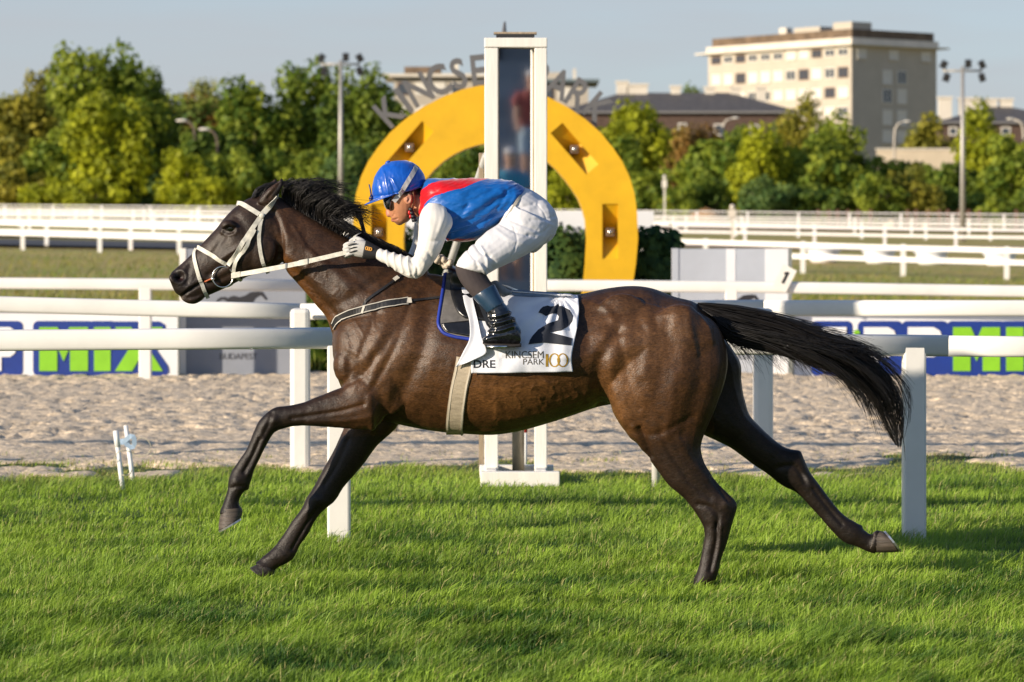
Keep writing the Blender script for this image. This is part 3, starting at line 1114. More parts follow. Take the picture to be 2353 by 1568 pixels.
# saddle pad and saddle
saddle = empty('saddle', surf(1045, 690, -1)[0], 'small black racing saddle on a grey pad with blue piping', 'saddle')
pad_m = mat('grey_pad', (.16, .15, .14), rough=.5, var=.4, scale=14)
leather = mat('black_leather', (.010, .010, .011), rough=.28, var=.3, scale=18, spec=.6, bump=.15, bscale=30)
blue_pipe = mat('blue_piping', (.012, .035, .30), rough=.5, var=.15)
padL = [(1022, 630), (1016, 680), (1010, 720), (1009, 745), (1022, 764), (1050, 773)]
padR = [(1110, 650), (1110, 690), (1110, 720), (1110, 750), (1112, 770), (1112, 782)]
for sg in (-1, 1):
    g_, pp = drape(padL, padR, 12, 16, .010, lambda u, v, q: .003 * math.sin(q[1] * .12), sg)
    sheet(g_, 'pad', pad_m, saddle, .008)
    b = MB()
    ed = [Vector(g_[j, 0]) + Vector((0, sg * .003, 0)) for j in range(17)] + [Vector(g_[16, i]) + Vector((0, sg * .003, 0)) for i in range(1, 13)]
    b.tube(ed, .008, 8)
    b.put('piping', blue_pipe, saddle, True)
    g_, pp = drape([(1036, 622), (1034, 660), (1040, 690), (1052, 715), (1070, 730)], [(1120, 640), (1122, 670), (1124, 695), (1124, 720), (1124, 738)], 10, 14, .022, None, sg)
    sheet(g_, 'flap', leather, saddle, .010)
    g_, pp = drape([(1015, 742), (1020, 752), (1030, 762)], [(1085, 735), (1086, 752), (1086, 772)], 10, 6, .019, None, sg)
    sheet(g_, 'knee_pad', leather, saddle, .006)
b = MB()
loft(b, [(1028, 606, 1034, 640, .10, 0), (1045, 612, 1048, 655, .12, 0), (1080, 632, 1080, 668, .11, 0), (1120, 648, 1120, 675, .12, 0), (1160, 655, 1160, 678, .13, 0),
         (1185, 664, 1185, 678, .09, 0)], sub=4, nr=20)
b.put('seat', leather, saddle, True)
b = MB()
rk = random.Random(4)
for k in range(9):                                        # crumpled fleece roll at the pommel
    b.ellipsoid(P(1004 + k * 3.8, 601 + rk.uniform(-6, 6) - 6 * math.sin(k * .8), HY + rk.uniform(-.05, .03)), (.016, .03, .019), rot=Matrix.Rotation(rk.uniform(-.6, .6), 3, 'Y'))
put('fleece_roll', remesh(b, .004, 3), mat('cream_fleece', (.60, .52, .42), rough=.9, var=.2, scale=30, bump=.4, bscale=120), saddle, True)
b = MB()
loft(b, [(1128, 648, 1140, 672, .012, -.235), (1142, 645, 1155, 683, .014, -.25), (1160, 660, 1166, 680, .012, -.25), (1175, 668, 1178, 676, .008, -.24)], sub=3, nr=10)
b.put('weight_pocket', mat('grey_webbing', (.23, .24, .25), rough=.6, var=.3, scale=40), saddle, True)
for sg in (-1, 1):                                        # stirrup leathers and irons
    b = MB()
    lpth = [P(1098, 660, HY + sg * .30), P(1105, 700, HY + sg * .335), P(1122, 745, HY + sg * .345), P(1140, 765, HY + sg * .345)]
    ribbon(b, lpth, [Vector((0, sg, 0))] * 4, .018, .004)
    sl = b.put('stirrup_leather', leather, saddle)
    b = MB()
    c_ = P(1142, 778, HY + sg * .345)
    b.tube([c_ + Vector((.045 * math.cos(a), sg * .055 * math.sin(a * 2) * .0, .05 * math.sin(a))) for a in np.linspace(-.5, math.pi + .5, 18)], .005, 8)
    b.obox(c_ + Vector((0, 0, -.036)), Vector((.045, 0, 0)), Vector((0, .05, 0)), Vector((0, 0, .006)))
    b.put('stirrup_iron', steel, sl, True)

# number cloth
cloth = empty('saddle_cloth', surf(1200, 740, -1)[0], 'white saddle cloth with a big black number two', 'saddle cloth')
cloth_m = mat('white_cotton', (.72, .74, .80), rough=.85, var=.08, scale=6, bump=.1, bscale=300)
print_k = mat('black_print', (.016, .020, .032), rough=.8, var=.3, scale=10)
gold = mat('gold_print', (.55, .33, .04), rough=.45, var=.35, scale=30, metal=.3)


def cfold(u, v, q):
    x, y = q
    f = 0.0
    r = math.hypot(x - 1288, (y - 678))                   # folds fan out from the knot at the back
    a = math.atan2(y - 678, x - 1288)
    f += .010 * math.exp(-((r - 60) / 75) ** 2) * math.sin(a * 13 + .6) * (1 if x < 1325 else .3)
    f += .007 * math.sin((x * .5 + y) * .045) * math.exp(-((x - 1190) / 50) ** 2)
    f += .004 * math.exp(-((y - (812 + 6 * math.sin(x * .03))) / 8) ** 2) * (x > 1150) - .003 * math.exp(-((y - (822 + 6 * math.sin(x * .03))) / 7) ** 2) * (x > 1150)
    f += .012 * max(0, (y - 800) / 54) ** 1.5 * (.6 + .4 * math.sin(x * .055 + 1)) + .0015 * math.sin(x * .12 + y * .05)
    f += .012 * max(0, (x - 1300) / 30) ** 2
    w = math.exp(-((x - (1215 - (y - 700) * .45)) / 9) ** 2) - math.exp(-((x - (1236 - (y - 700) * .45)) / 9) ** 2)
    f += .004 * w * (690 < y < 812)
    return f * 1.1


CL = [(1068, 662), (1078, 700), (1082, 740), (1082, 780), (1083, 820), (1084, 854)]
CR = [(1329, 680), (1330, 710), (1327, 740), (1319, 780), (1312, 818), (1315, 851)]
for sg in (-1, 1):
    CG, CP = drape(CL, CR, 70, 56, .016, cfold, sg, 8)
    cl_o = sheet(CG, 'cloth', cloth_m, cloth, .003)
    if sg < 0:
        CGn, near_cloth = CG, cl_o
cl_bvh = BVHTree.FromPolygons([tuple(p) for p in CGn.reshape(-1, 3)],
                              [(j * 71 + i, j * 71 + i + 1, (j + 1) * 71 + i + 1, (j + 1) * 71 + i) for j in range(56) for i in range(70)])


def on_cloth(x, y, off=.004):
    q = P(x, y, HY - .3)
    d_ = (q - Vector((0, 0, CAMH))).normalized()
    hit = cl_bvh.ray_cast(Vector((0, 0, CAMH)), d_)
    if hit[0] is None:
        return q
    return hit[0] - d_ * off


def print_poly(poly, name, m, off=.004, step=3.0):
    """flat print: polygon cut into small faces that follow the cloth"""
    bm = bmesh.new()
    f_ = bm.faces.new([bm.verts.new((x, y, 0)) for x, y in poly])
    xs, ys = [p[0] for p in poly], [p[1] for p in poly]
    for ax, lo, hi in ((0, min(xs), max(xs)), (1, min(ys), max(ys))):
        c_ = lo + step
        while c_ < hi:
            co_ = (c_, 0, 0) if ax == 0 else (0, c_, 0)
            no_ = (1, 0, 0) if ax == 0 else (0, 1, 0)
            bmesh.ops.bisect_plane(bm, geom=bm.verts[:] + bm.edges[:] + bm.faces[:], plane_co=co_, plane_no=no_)
            c_ += step
    for v in bm.verts:
        v.co = on_cloth(v.co.x, v.co.y, off)
    me = bpy.data.meshes.new(name)
    bm.to_mesh(me)
    bm.free()
    return put(name, me, m, near_cloth)


two = [(900, 460), (935, 400), (980, 360), (1060, 340), (1110, 356), (1185, 350), (1240, 308), (1262, 352), (1300, 345), (1440, 420), (1495, 520), (1482, 610),
       (1400, 710), (1280, 770), (1100, 800), (1300, 850), (1480, 900), (1465, 1022), (1250, 1005), (1000, 975), (860, 990), (730, 1005), (755, 930), (800, 860), (900, 750), (1080, 640),
       (1180, 612), (1235, 590), (1250, 530), (1215, 480), (1130, 475), (1030, 522), (960, 480)]
print_poly([(x * .13403 + 1116.4, y * .13403 + 656.7) for x, y in reversed(two)], 'number_print', print_k, .005, 2.4)


def cloth_text(body, x0, x1, y0, y1, m, name, offset=0.0):
    me = text_mesh(body, 1.0, offset)
    c = coords(me)
    lo, hi = c.min(0), c.max(0)
    bm = bmesh.new()                                       # cut finely so that the print follows the folds
    bm.from_mesh(me)
    bmesh.ops.triangulate(bm, faces=bm.faces)
    for ax in (0, 1):
        k_ = lo[ax] + .12
        while k_ < hi[ax]:
            bmesh.ops.bisect_plane(bm, geom=bm.verts[:] + bm.edges[:] + bm.faces[:], plane_co=(k_, 0, 0) if ax == 0 else (0, k_, 0), plane_no=(1, 0, 0) if ax == 0 else (0, 1, 0))
            k_ += .12
    bm.to_mesh(me)
    bm.free()
    for v in me.vertices:
        x = x0 + (v.co.x - lo[0]) / (hi[0] - lo[0]) * (x1 - x0)
        y = y1 - (v.co.y - lo[1]) / (hi[1] - lo[1]) * (y1 - y0)
        v.co = on_cloth(x, y, .0028)
    return put(name, me, m, near_cloth)


cloth_text('DRE', 1088, 1138, 828, 846, print_k, 'name_print', .02)
cloth_text('KINCSEM', 1162, 1249, 807, 824, mat('grey_print', (.10, .09, .07), rough=.8), 'emblem_print', 0.0)
cloth_text('PARK', 1202, 1250, 825, 838, MATS['grey_print'], 'emblem_print', 0.0)
cloth_text('1', 1254, 1260, 814, 843, gold, 'emblem_print', .012)
for cx_ in (1274, 1293):
    ring = [(cx_ + 13 * math.cos(a), 828 + 16 * math.sin(a)) for a in np.linspace(0, 2 * math.pi, 24, endpoint=False)]
    rin = [(cx_ + 9 * math.cos(a), 828 + 13.5 * math.sin(a)) for a in np.linspace(0, 2 * math.pi, 24, endpoint=False)]
    b = MB()
    b.v = [tuple(on_cloth(x, y, .003)) for x, y in ring + rin]
    b.f = [(i, (i + 1) % 24, 24 + (i + 1) % 24, 24 + i) for i in range(24)]
    b.put('emblem_print', gold, near_cloth, fix=False)
# folded front corner, hem, rolled top edge
g_, pp = drape([(1059, 655), (1068, 700), (1079, 735), (1080, 775), (1066, 805), (1048, 841)], [(1080, 655), (1090, 700), (1100, 740), (1108, 775), (1119, 806), (1092, 822)], 14, 26, .030,
               lambda u, v, q: .010 * math.sin(u * 5 + v * 4) * v + .012 * u * v, -1, 8)
sheet(g_, 'folded_corner', cloth_m, cloth, .003)
for k, (r_, dy) in enumerate(((.010, 0), (.008, 6), (.007, -5))):
    b = MB()
    b.tube([surf(x, y + dy * (1 - (x - 1140) / 160), -1, .018, .15)[0] for x, y in ((1140, 670), (1160, 676), (1185, 681), (1215, 684), (1245, 685), (1270, 686), (1284, 688))], r_, 8)
    b.put('rolled_edge', mat('blue_grey_cloth', (.16, .23, .33), rough=.8, var=.3, scale=20), cloth, True)

# ------------------------------------------------------------------ the rider
rider = empty('person', P(1120, 660, HY), 'jockey in blue and red silks and white breeches crouched low over the saddle', 'person')
jb = MB()
SH = (-10, -8)


def arm(mb, sg, g=0.0):
    sx, sy = (0, 0) if sg < 0 else SH
    k = 1 + g
    loft(mb, [(985 + sx, 466 + sy, 1015 + sx, 469 + sy, .045 * k, sg * .150), (970 + sx, 482 + sy, 1035 + sx, 490 + sy, .072 * k, sg * .172), (963 + sx, 505 + sy, 1040 + sx, 516 + sy, .078 * k, sg * .195),
              (961 + sx, 540 + sy, 1027 + sx, 541 + sy, .072 * k, sg * .215), (957 + sx, 568 + sy, 1015 + sx, 573 + sy, .064 * k, sg * .23), (948 + sx, 592 + sy, 996 + sx, 604 + sy, .057 * k, sg * .235),
              (940 + sx, 606 + sy, 974 + sx, 630 + sy, .052 * k, sg * .235), (938 + sx, 622 + sy, 957 + sx, 642 + sy, .040 * k, sg * .235)], sub=4, nr=20)
    loft(mb, [(962 + sx, 592 + sy, 958 + sx, 641 + sy, .045 * k, sg * .235), (945 + sx, 590 + sy, 940 + sx, 639 + sy, .05 * k, sg * .232), (922 + sx, 585 + sy, 918 + sx, 628 + sy, .046 * k, sg * .22),
              (900 + sx, 579 + sy, 895 + sx, 614 + sy, .040 * k, sg * .203), (882 + sx, 573 + sy, 875 + sx, 602 + sy, .034 * k, sg * .186), (868 + sx, 570 + sy, 861 + sx, 593 + sy, .029 * k, sg * .172)], sub=4, nr=20)


def thigh(mb, sg, k=1.0):
    loft(mb, [(1165, 465, 1277, 520, .11 * k, sg * .085), (1150, 508, 1256, 552, .112 * k, sg * .125), (1122, 530, 1222, 579, .105 * k, sg * .175), (1096, 552, 1184, 599, .095 * k, sg * .215),
              (1071, 576, 1150, 614, .084 * k, sg * .25), (1053, 598, 1124, 628, .074 * k, sg * .268), (1046, 612, 1112, 630, .062 * k, sg * .275)], sub=4, nr=22)


def shin(mb, sg, k=1.0):
    loft(mb, [(1050, 602, 1112, 618, .05 * k, sg * .272), (1046, 614, 1117, 630, .054 * k, sg * .278), (1051, 635, 1124, 642, .054 * k, sg * .29), (1066, 660, 1131, 652, .052 * k, sg * .305),
              (1088, 685, 1138, 660, .048 * k, sg * .318), (1102, 702, 1148, 680, .045 * k, sg * .325)], sub=4, nr=20)


def inner(build, k):
    """the same limb, thinner: every ring drawn in towards its own centre"""
    b_ = MB()
    build(b_)
    rings, nr_ = {}, None
    v = [Vector(p) for p in b_.v]
    caps = [f for f in b_.f if len(f) > 4]
    i = 0
    for c0, c1 in zip(caps[0::2], caps[1::2]):
        nr_ = len(c0)
        end = max(c1) + 1
        while i < end:
            c_ = sum(v[i:i + nr_], Vector()) / nr_
            for j in range(i, i + nr_):
                v[j] = c_ + (v[j] - c_) * k
            i += nr_
    b_.v = [tuple(p) for p in v]
    jb.add(b_.v, b_.f)


# body (mostly under the clothes): head, neck, trunk, arms, legs in one surface
loft(jb, [(893, 384, 945, 382, .045, 0), (874, 402, 962, 398, .066, 0), (868, 430, 968, 424, .073, 0), (877, 455, 966, 444, .074, 0), (887, 470, 962, 458, .072, 0),
          (893, 483, 957, 472, .068, 0), (897, 495, 954, 484, .062, 0), (900, 503, 951, 494, .057, 0), (906, 511, 944, 503, .048, 0), (916, 516, 936, 511, .032, 0)], sub=4, nr=24, e=.92)
loft(jb, [(889, 470, 899, 466, .009, 0), (887, 480, 900, 476, .011, 0), (886.5, 490, 901, 485, .0135, 0), (888.5, 497.5, 902, 491, .016, 0), (894, 500, 903, 495, .011, 0)], sub=4, nr=14)
jb.ellipsoid(P(904, 506, HY), (.012, .020, .010))
jb.ellipsoid(P(918, 511, HY), (.020, .026, .014))
loft(jb, [(928, 470, 966, 436, .052, 0), (940, 490, 975, 440, .056, 0), (958, 500, 992, 442, .066, 0), (975, 505, 1010, 440, .09, 0)], sub=4, nr=20)
loft(jb, [(985, 424, 980, 500, .11, 0), (1010, 420, 1005, 535, .15, 0), (1060, 420, 1050, 542, .155, 0), (1110, 420, 1095, 535, .145, 0), (1160, 424, 1135, 520, .135, 0),
          (1205, 442, 1160, 530, .135, 0), (1245, 465, 1190, 560, .14, 0), (1268, 500, 1230, 575, .12, 0)], sub=4, nr=26)
for sg in (-1, 1):
    inner(lambda b: arm(b, sg, -.22), .74)
    inner(lambda b: thigh(b, sg, .86), .82)
    inner(lambda b: shin(b, sg, .88), .82)
    sx, sy = (0, 0) if sg < 0 else SH
    loft(jb, [(870 + sx, 572 + sy, 863 + sx, 592 + sy, .024, sg * .172), (852 + sx, 564 + sy, 845 + sx, 588 + sy, .026, sg * .168), (835 + sx, 558 + sy, 828 + sx, 586 + sy, .02, sg * .164), (818 + sx, 557 + sy, 812 + sx, 580 + sy, .015, sg * .16)], sub=3, nr=14)
    loft(jb, [(1120, 715, 1160, 700, .036, sg * .33), (1128, 745, 1175, 730, .034, sg * .335), (1128, 770, 1185, 760, .034, sg * .335), (1120, 782, 1188, 785, .03, sg * .335)], sub=3, nr=14)
    e_ = Matrix.Rotation(math.radians(18), 3, 'Y')
    jb.ellipsoid(P(940, 456, HY + sg * .078), (.017, .008, .030), rot=e_)
jme = remesh(jb, .0038, 3, .5, 'rider_body')
jc, jn = coords(jme), normals(jme)
jp = to_px(jc)
sd_ = np.clip(np.abs(jc[:, 1] - HY) / .012, 0, 1)
dd = np.zeros(len(jc))
for pts, amp, w in (([(896, 506.5), (905, 505.5), (913, 503)], -.004, 1.7), ([(902, 498), (905, 493)], -.003, 2.0), ([(907, 488), (912, 500), (918, 506)], -.002, 3),
                    ([(938, 446), (945, 452), (943, 464)], .004, 2.0), ([(936, 452), (941, 457), (938, 463)], -.007, 2.6), ([(950, 452), (954, 470), (944, 490)], -.004, 5),
                    ([(945, 470), (950, 492)], .003, 4)):
    dd += np.exp(-(seg_dist(jp, pts) / w) ** 2) * amp * (sd_ if amp < -.0035 or w > 2.5 else 1)
jc = jc + jn * dd[:, None]
set_coords(jme, jc)
sk = np.tile(np.array([.46, .205, .105]), (len(jc), 1))


def jt(c, w):
    global sk
    w = np.clip(w, 0, 1)[:, None]
    sk = sk * (1 - w) + np.array(c) * w


def jblob(x, y, rx, ry):
    return np.exp(-(((jp[:, 0] - x) / rx) ** 2 + ((jp[:, 1] - y) / ry) ** 2))


jt((.42, .16, .13), .8 * jblob(888, 492, 8, 8))
jt((.34, .10, .08), .8 * jblob(902, 507, 8, 4))
jt((.30, .13, .07), .35 * jblob(925, 495, 22, 14))
jt((.42, .19, .14), .8 * jblob(940, 456, 8, 12))
jt((.10, .04, .025), .8 * np.exp(-(seg_dist(jp, [(937, 453), (940, 458), (937, 463)]) / 2) ** 2))
jt((.012, .009, .008), (jp[:, 1] < 448) * (jp[:, 0] > 920) * .9 + (jp[:, 1] < 440) * 1.0)
jt((.02, .012, .01), .7 * jblob(956, 448, 8, 10))
jt((.22, .09, .05), .6 * np.exp(-(seg_dist(jp, [(897, 506.5), (911, 504)]) / 1.5) ** 2))
set_color(jme, sk)
skin_m = mat('skin', (.4, .2, .1), rough=.5, var=.1, scale=60, attr='Col', spec=.4)
put('body', jme, skin_m, rider, True)


def garment(name, build, voxel, m, folds=None, color=None, smooth=4, parent=None):
    b = MB()
    build(b)
    me = remesh(b, voxel, smooth, .5, name)
    c, n = coords(me), normals(me)
    q = to_px(c)
    if folds is not None:
        c = c + n * folds(q, c)[:, None]
        set_coords(me, c)
    if color is not None:
        set_color(me, color(q, c))
    return put(name, me, m, parent or rider, True), me


# silks
def b_vest(b):
    loft(b, [(968, 428, 962, 496, .062, 0), (978, 415, 966, 508, .10, 0), (994, 410.5, 985, 530, .155, 0), (1030, 410, 1018, 549, .185, 0), (1082, 410, 1058, 557, .188, 0), (1135, 411, 1100, 548, .175, 0),
             (1170, 414, 1132, 524, .162, 0), (1196, 425, 1150, 508, .152, 0), (1208, 434, 1158, 504, .146, 0)], sub=5, nr=36, e=.85)


def lay(q, pts, amp, w):
    return np.exp(-(seg_dist(q, catmull(pts, 5) if len(pts) > 2 else pts) / w) ** 2) * amp


def f_vest(q, c):
    r = np.zeros(len(q))
    for pts, amp, w in (([(1035, 520), (1080, 505), (1130, 470), (1175, 440)], -.005, 7), ([(1045, 538), (1095, 520), (1140, 490)], -.007, 6), ([(1030, 548), (1070, 535), (1110, 520)], .006, 5),
                        ([(1120, 505), (1150, 470), (1165, 440)], -.004, 5), ([(1060, 500), (1100, 470), (1150, 440)], .004, 9), ([(1140, 520), (1165, 485), (1185, 452)], .005, 5),
                        ([(965, 470), (980, 455), (1000, 440)], -.003, 6), ([(1020, 430), (1060, 440), (1110, 432)], .003, 12), ([(1040, 510), (1060, 495), (1075, 470)], -.004, 6)):
        r += lay(q, pts, amp, w)
    return r * 1.3 + (fbm(q[:, 0] / 22 + q[:, 1] / 30, q[:, 1] / 9 + q[:, 0] / 60, 21, 3) - .5) * .010


def inpoly(q, poly):
    x, y = q[:, 0], q[:, 1]
    ins = np.zeros(len(q), bool)
    n = len(poly)
    for i in range(n):
        (x1, y1), (x2, y2) = poly[i], poly[(i + 1) % n]
        cnd = ((y1 > y) != (y2 > y)) & (x < (x2 - x1) * (y - y1) / (y2 - y1 + 1e-9) + x1)
        ins ^= cnd
    return ins


def c_vest(q, c):
    k = np.tile(np.array([.003, .105, .40]), (len(q), 1))
    sash = [(950, 448), (968, 436), (985, 425), (1010, 416), (1040, 412), (1085, 405), (1140, 405), (1105, 416), (1085, 424), (1060, 434), (1030, 441), (1000, 450), (985, 459), (974, 472), (966, 496), (955, 500)]
    k[inpoly(q, sash)] = (.62, .006, .012)
    low = [(1022, 544), (1060, 550), (1092, 548), (1085, 562), (1050, 564)]
    k[inpoly(q, low)] = (.62, .006, .012)
    return k


silk_m = mat('racing_silk', (.01, .1, .4), rough=.42, var=.12, scale=10, attr='Col', sheen=.3, spec=.4, bump=.05, bscale=250)
garment('silks', b_vest, .0042, silk_m, f_vest, c_vest, 3)
white_m = mat('white_stretch_cotton', (.68, .66, .62), rough=.8, var=.05, scale=12, sheen=.1)


def f_sleeve(q, c):
    r = np.zeros(len(q))
    for i in range(9):                                    # gathered rings on the forearm
        x = 880 + i * 8.2
        pts = [(x + 2, 568 + i * 2.2), (x - 1, 590 + i * 2.5), (x + 5, 612 + i * 2.8)]
        r += lay(q, pts, .0030 if i % 2 else -.0030, 3.0)
        r += lay(q, [(p[0] + 4, p[1]) for p in pts], -.0024, 2.6)
    for pts, amp, w in (([(945, 600), (958, 615), (958, 635)], -.006, 4), ([(960, 592), (975, 605), (968, 628)], .005, 5), ([(966, 570), (985, 580), (990, 600)], -.005, 5),
                        ([(1030, 480), (1030, 505), (1020, 530)], -.006, 5), ([(1022, 475), (1020, 500), (1010, 530)], .004, 6), ([(970, 545), (990, 555), (1012, 552)], -.004, 5),
                        ([(975, 500), (990, 520), (985, 545)], .003, 9)):
        r += lay(q, pts, amp, w)
    return r


for sg in (-1, 1):
    garment('sleeve', lambda b: arm(b, sg, .04), .0036, white_m, f_sleeve if sg < 0 else None, None, 3)
breech_m = mat('white_breeches', (.64, .64, .66), rough=.7, var=.06, scale=12)


def b_breech(b):
    loft(b, [(1203, 431, 1150, 515, .150, 0), (1222, 437, 1165, 540, .162, 0), (1246, 453, 1185, 565, .168, 0), (1268, 474, 1210, 580, .165, 0), (1281, 502, 1232, 580, .145, 0), (1278, 525, 1252, 560, .10, 0)], sub=4, nr=30)
    for s_ in (-1, 1):
        thigh(b, s_)
        b.ellipsoid(P(1235, 512, HY + s_ * .075), (.095, .085, .105))


def f_breech(q, c):
    r = np.zeros(len(q))
    for pts, amp, w in (([(1165, 500), (1195, 515), (1235, 530)], -.004, 4), ([(1150, 515), (1190, 535), (1230, 545)], -.004, 3.5), ([(1140, 530), (1170, 550), (1200, 560)], .003, 5),
                        ([(1090, 560), (1105, 580), (1125, 590)], -.006, 4), ([(1075, 575), (1090, 595), (1098, 615)], -.006, 4), ([(1105, 570), (1118, 592), (1120, 615)], .006, 4),
                        ([(1060, 600), (1085, 605), (1112, 620)], .005, 5), ([(1120, 585), (1135, 600), (1132, 616)], -.005, 4), ([(1090, 600), (1106, 612), (1117, 632)], .007, 4),
                        ([(1170, 485), (1195, 478), (1225, 470)], -.003, 4), ([(1215, 540), (1245, 535), (1265, 520)], -.003, 3.5), ([(1220, 505), (1250, 505), (1275, 498)], -.003, 3.5),
                        ([(1180, 520), (1188, 555), (1175, 590)], -.002, 2.2), ([(1235, 470), (1255, 500), (1252, 540)], -.002, 2.2)):
        r += lay(q, pts, amp, w)
    return r + (fbm(q[:, 0] / 16, q[:, 1] / 16, 31, 3) - .5) * .004


garment('breeches', b_breech, .0042, breech_m, f_breech, None, 4)
b = MB()
wb = [P(1208, 433, HY), P(1200, 445, HY - .10), P(1188, 462, HY - .152), P(1172, 488, HY - .163), P(1160, 508, HY - .16)]
wb = [Vector(a) for a in catmull(wb, 4)]
ribbon(b, wb, [Vector((.3, -.9, .2)).normalized()] * len(wb), .012, .004)
b.put('waistband', mat('cream_elastic', (.55, .50, .42), rough=.8), rider)
stock_m = mat('dark_stocking', (.040, .030, .030), rough=.85, var=.15, scale=30)
boot_m = mat('black_boot_leather', (.008, .009, .012), rough=.16, var=.2, scale=20, spec=.7, coat=.5)
cuffb_m = mat('blue_boot_top', (.018, .045, .085), rough=.3, var=.25, scale=14, coat=.3)


def b_boot(b, s_):
    loft(b, [(1116, 714, 1157, 692, .048, s_ * .328), (1121, 730, 1168, 708, .047, s_ * .332), (1124, 748, 1180, 728, .045, s_ * .336), (1122, 764, 1190, 748, .044, s_ * .338), (1128, 778, 1196, 765, .042, s_ * .338)], sub=3, nr=18)
    loft(b, [(1197, 758, 1196, 790, .032, s_ * .338), (1182, 742, 1184, 792, .041, s_ * .338), (1158, 742, 1158, 792, .044, s_ * .338), (1135, 758, 1136, 791, .046, s_ * .338), (1117, 771, 1118, 790, .040, s_ * .338), (1108, 779, 1109, 788, .024, s_ * .338)], sub=4, nr=18)


def f_boot(q, c):
    r = np.zeros(len(q))
    for i, y in enumerate((722, 730, 739, 748, 757)):
        r += lay(q, [(1118, y + 8), (1145, y + 5), (1178, y - 6)], -.0045 if i % 2 else .0045, 3.4)
        r += lay(q, [(1120, y + 12), (1150, y + 10), (1182, y + 2)], .004 if i % 2 else -.003, 3.0)
    return r + (fbm(q[:, 0] / 9, q[:, 1] / 9, 41, 2) - .5) * .005


for sg in (-1, 1):
    garment('stocking', lambda b: shin(b, sg), .004, stock_m)
    garment('boot_top', lambda b: loft(b, [(1084, 681, 1136, 652, .054, sg * .312), (1092, 691, 1142, 663, .055, sg * .318), (1106, 706, 1151, 681, .054, sg * .324), (1119, 720, 1159, 695, .052, sg * .329)], sub=4, nr=20), .004, cuffb_m)
    bo, _ = garment('boot', lambda b: b_boot(b, sg), .0038, boot_m, f_boot)
    b = MB()
    loft(b, [(1198, 789, 1198, 798, .030, sg * .338), (1182, 790, 1182, 799, .041, sg * .338), (1150, 789, 1150, 797, .046, sg * .338), (1122, 788, 1122, 795, .042, sg * .338), (1109, 786, 1109, 791, .025, sg * .338)], sub=3, nr=12)
    b.put('sole', mat('boot_sole', (.03, .025, .022), rough=.7), bo, True)
# gloves
glove_w = mat('pale_glove_fabric', (.50, .49, .47), rough=.8, var=.12, scale=40)
glove_k = mat('black_glove_fabric', (.012, .012, .013), rough=.7, var=.2, scale=50)


def b_glove(b, sg):
    sx, sy = (0, 0) if sg < 0 else SH
    y = sg * .168
    loft(b, [(842 + sx, 554 + sy, 834 + sx, 593 + sy, .030, y), (828 + sx, 551 + sy, 820 + sx, 591 + sy, .029, y), (814 + sx, 553 + sy, 806 + sx, 588 + sy, .025, y), (806 + sx, 557 + sy, 800 + sx, 583 + sy, .018, y)], sub=3, nr=16)
    for k in range(4):
        yb = 557 + 8.2 * k
        o_ = (0, -1, -1, 1)[k]
        pts = [P(814 + sx, yb + sy, HY + y + sg * .012), P(800 + o_ + sx, yb + 3 + sy, HY + y + sg * .014), P(792 + o_ + sx, yb + 7 + sy, HY + y - sg * .004), P(795 + o_ + sx, yb + 9 + sy, HY + y - sg * .024), P(806 + sx, yb + 7 + sy, HY + y - sg * .03)]
        pts = [Vector(a) for a in catmull(pts, 4)]
        b.tube(pts, [.0088 - .0016 * i / len(pts) for i in range(len(pts))], 10)
    pts = [P(836 + sx, 556 + sy, HY + y - sg * .012), P(824 + sx, 549 + sy, HY + y - sg * .02), P(812 + sx, 550 + sy, HY + y - sg * .026), P(803 + sx, 556 + sy, HY + y - sg * .026)]
    pts = [Vector(a) for a in catmull(pts, 4)]
    b.tube(pts, [.0105, .0105, .0102, .010, .010, .0098, .0096, .0094, .009, .0088, .0084, .008, .007][:len(pts)], 10)


for sg in (-1, 1):
    gl, _ = garment('glove', lambda b: b_glove(b, sg), .0026, glove_w, None, None, 2)
    sx, sy = (0, 0) if sg < 0 else SH
    cf, _ = garment('glove_cuff', lambda b: loft(b, [(874 + sx, 570 + sy, 862 + sx, 597 + sy, .031, sg * .172), (858 + sx, 561 + sy, 848 + sx, 597 + sy, .033, sg * .170), (841 + sx, 552 + sy, 832 + sx, 595 + sy, .033, sg * .168)], sub=4, nr=18), .003, glove_k)
b = MB()
for k in range(3):
    b.tube([P(843 + 3 * math.cos(a) + k * 4.2, 571 + k * 1 + 3.6 * math.sin(a), HY - .204) for a in np.linspace(0, 2 * math.pi, 11)], .0022, 6, cap=False)
b.put('cuff_badge', mat('orange_print', (.75, .36, .06), rough=.6), cf)
for k in range(3):
    b = MB()
    b.tube([P(800 + k * 1.5, 565 + 8 * k, HY - .190), P(812 + k * 1.5, 561 + 8 * k, HY - .196), P(820, 560 + 8 * k, HY - .197)], [.002, .0032, .002], 6)
    b.put('finger_gusset', glove_k, gl)

# helmet
helm = MB()
loft(helm, [(898, 371, 932, 368.5, .028, 0), (876, 383, 953, 376, .062, 0), (862, 403, 969, 392, .086, 0), (855, 428, 978, 411, .098, 0), (856, 448, 977, 424, .100, 0), (859, 463, 972, 431, .097, 0)], sub=5, nr=40)
hel = remesh(helm, .0036, 4, .5)
c, n = coords(hel), normals(hel)
q = to_px(c)
r = np.zeros(len(q))
for pts, amp, w in (([(882, 395), (888, 425), (893, 452)], .0035, 3.0), ([(870, 415), (876, 440), (882, 458)], -.003, 3.5), ([(897, 415), (904, 435), (908, 450)], -.0035, 3), ([(902, 412), (912, 432), (920, 446)], .003, 3),
                    ([(890, 380), (905, 376), (925, 380)], -.002, 5), ([(945, 432), (958, 425), (970, 418)], -.004, 3), ([(935, 438), (950, 433), (962, 428)], .003, 3), ([(858, 452), (890, 449), (925, 440)], -.004, 2.4)):
    r += lay(q, pts, amp, w)
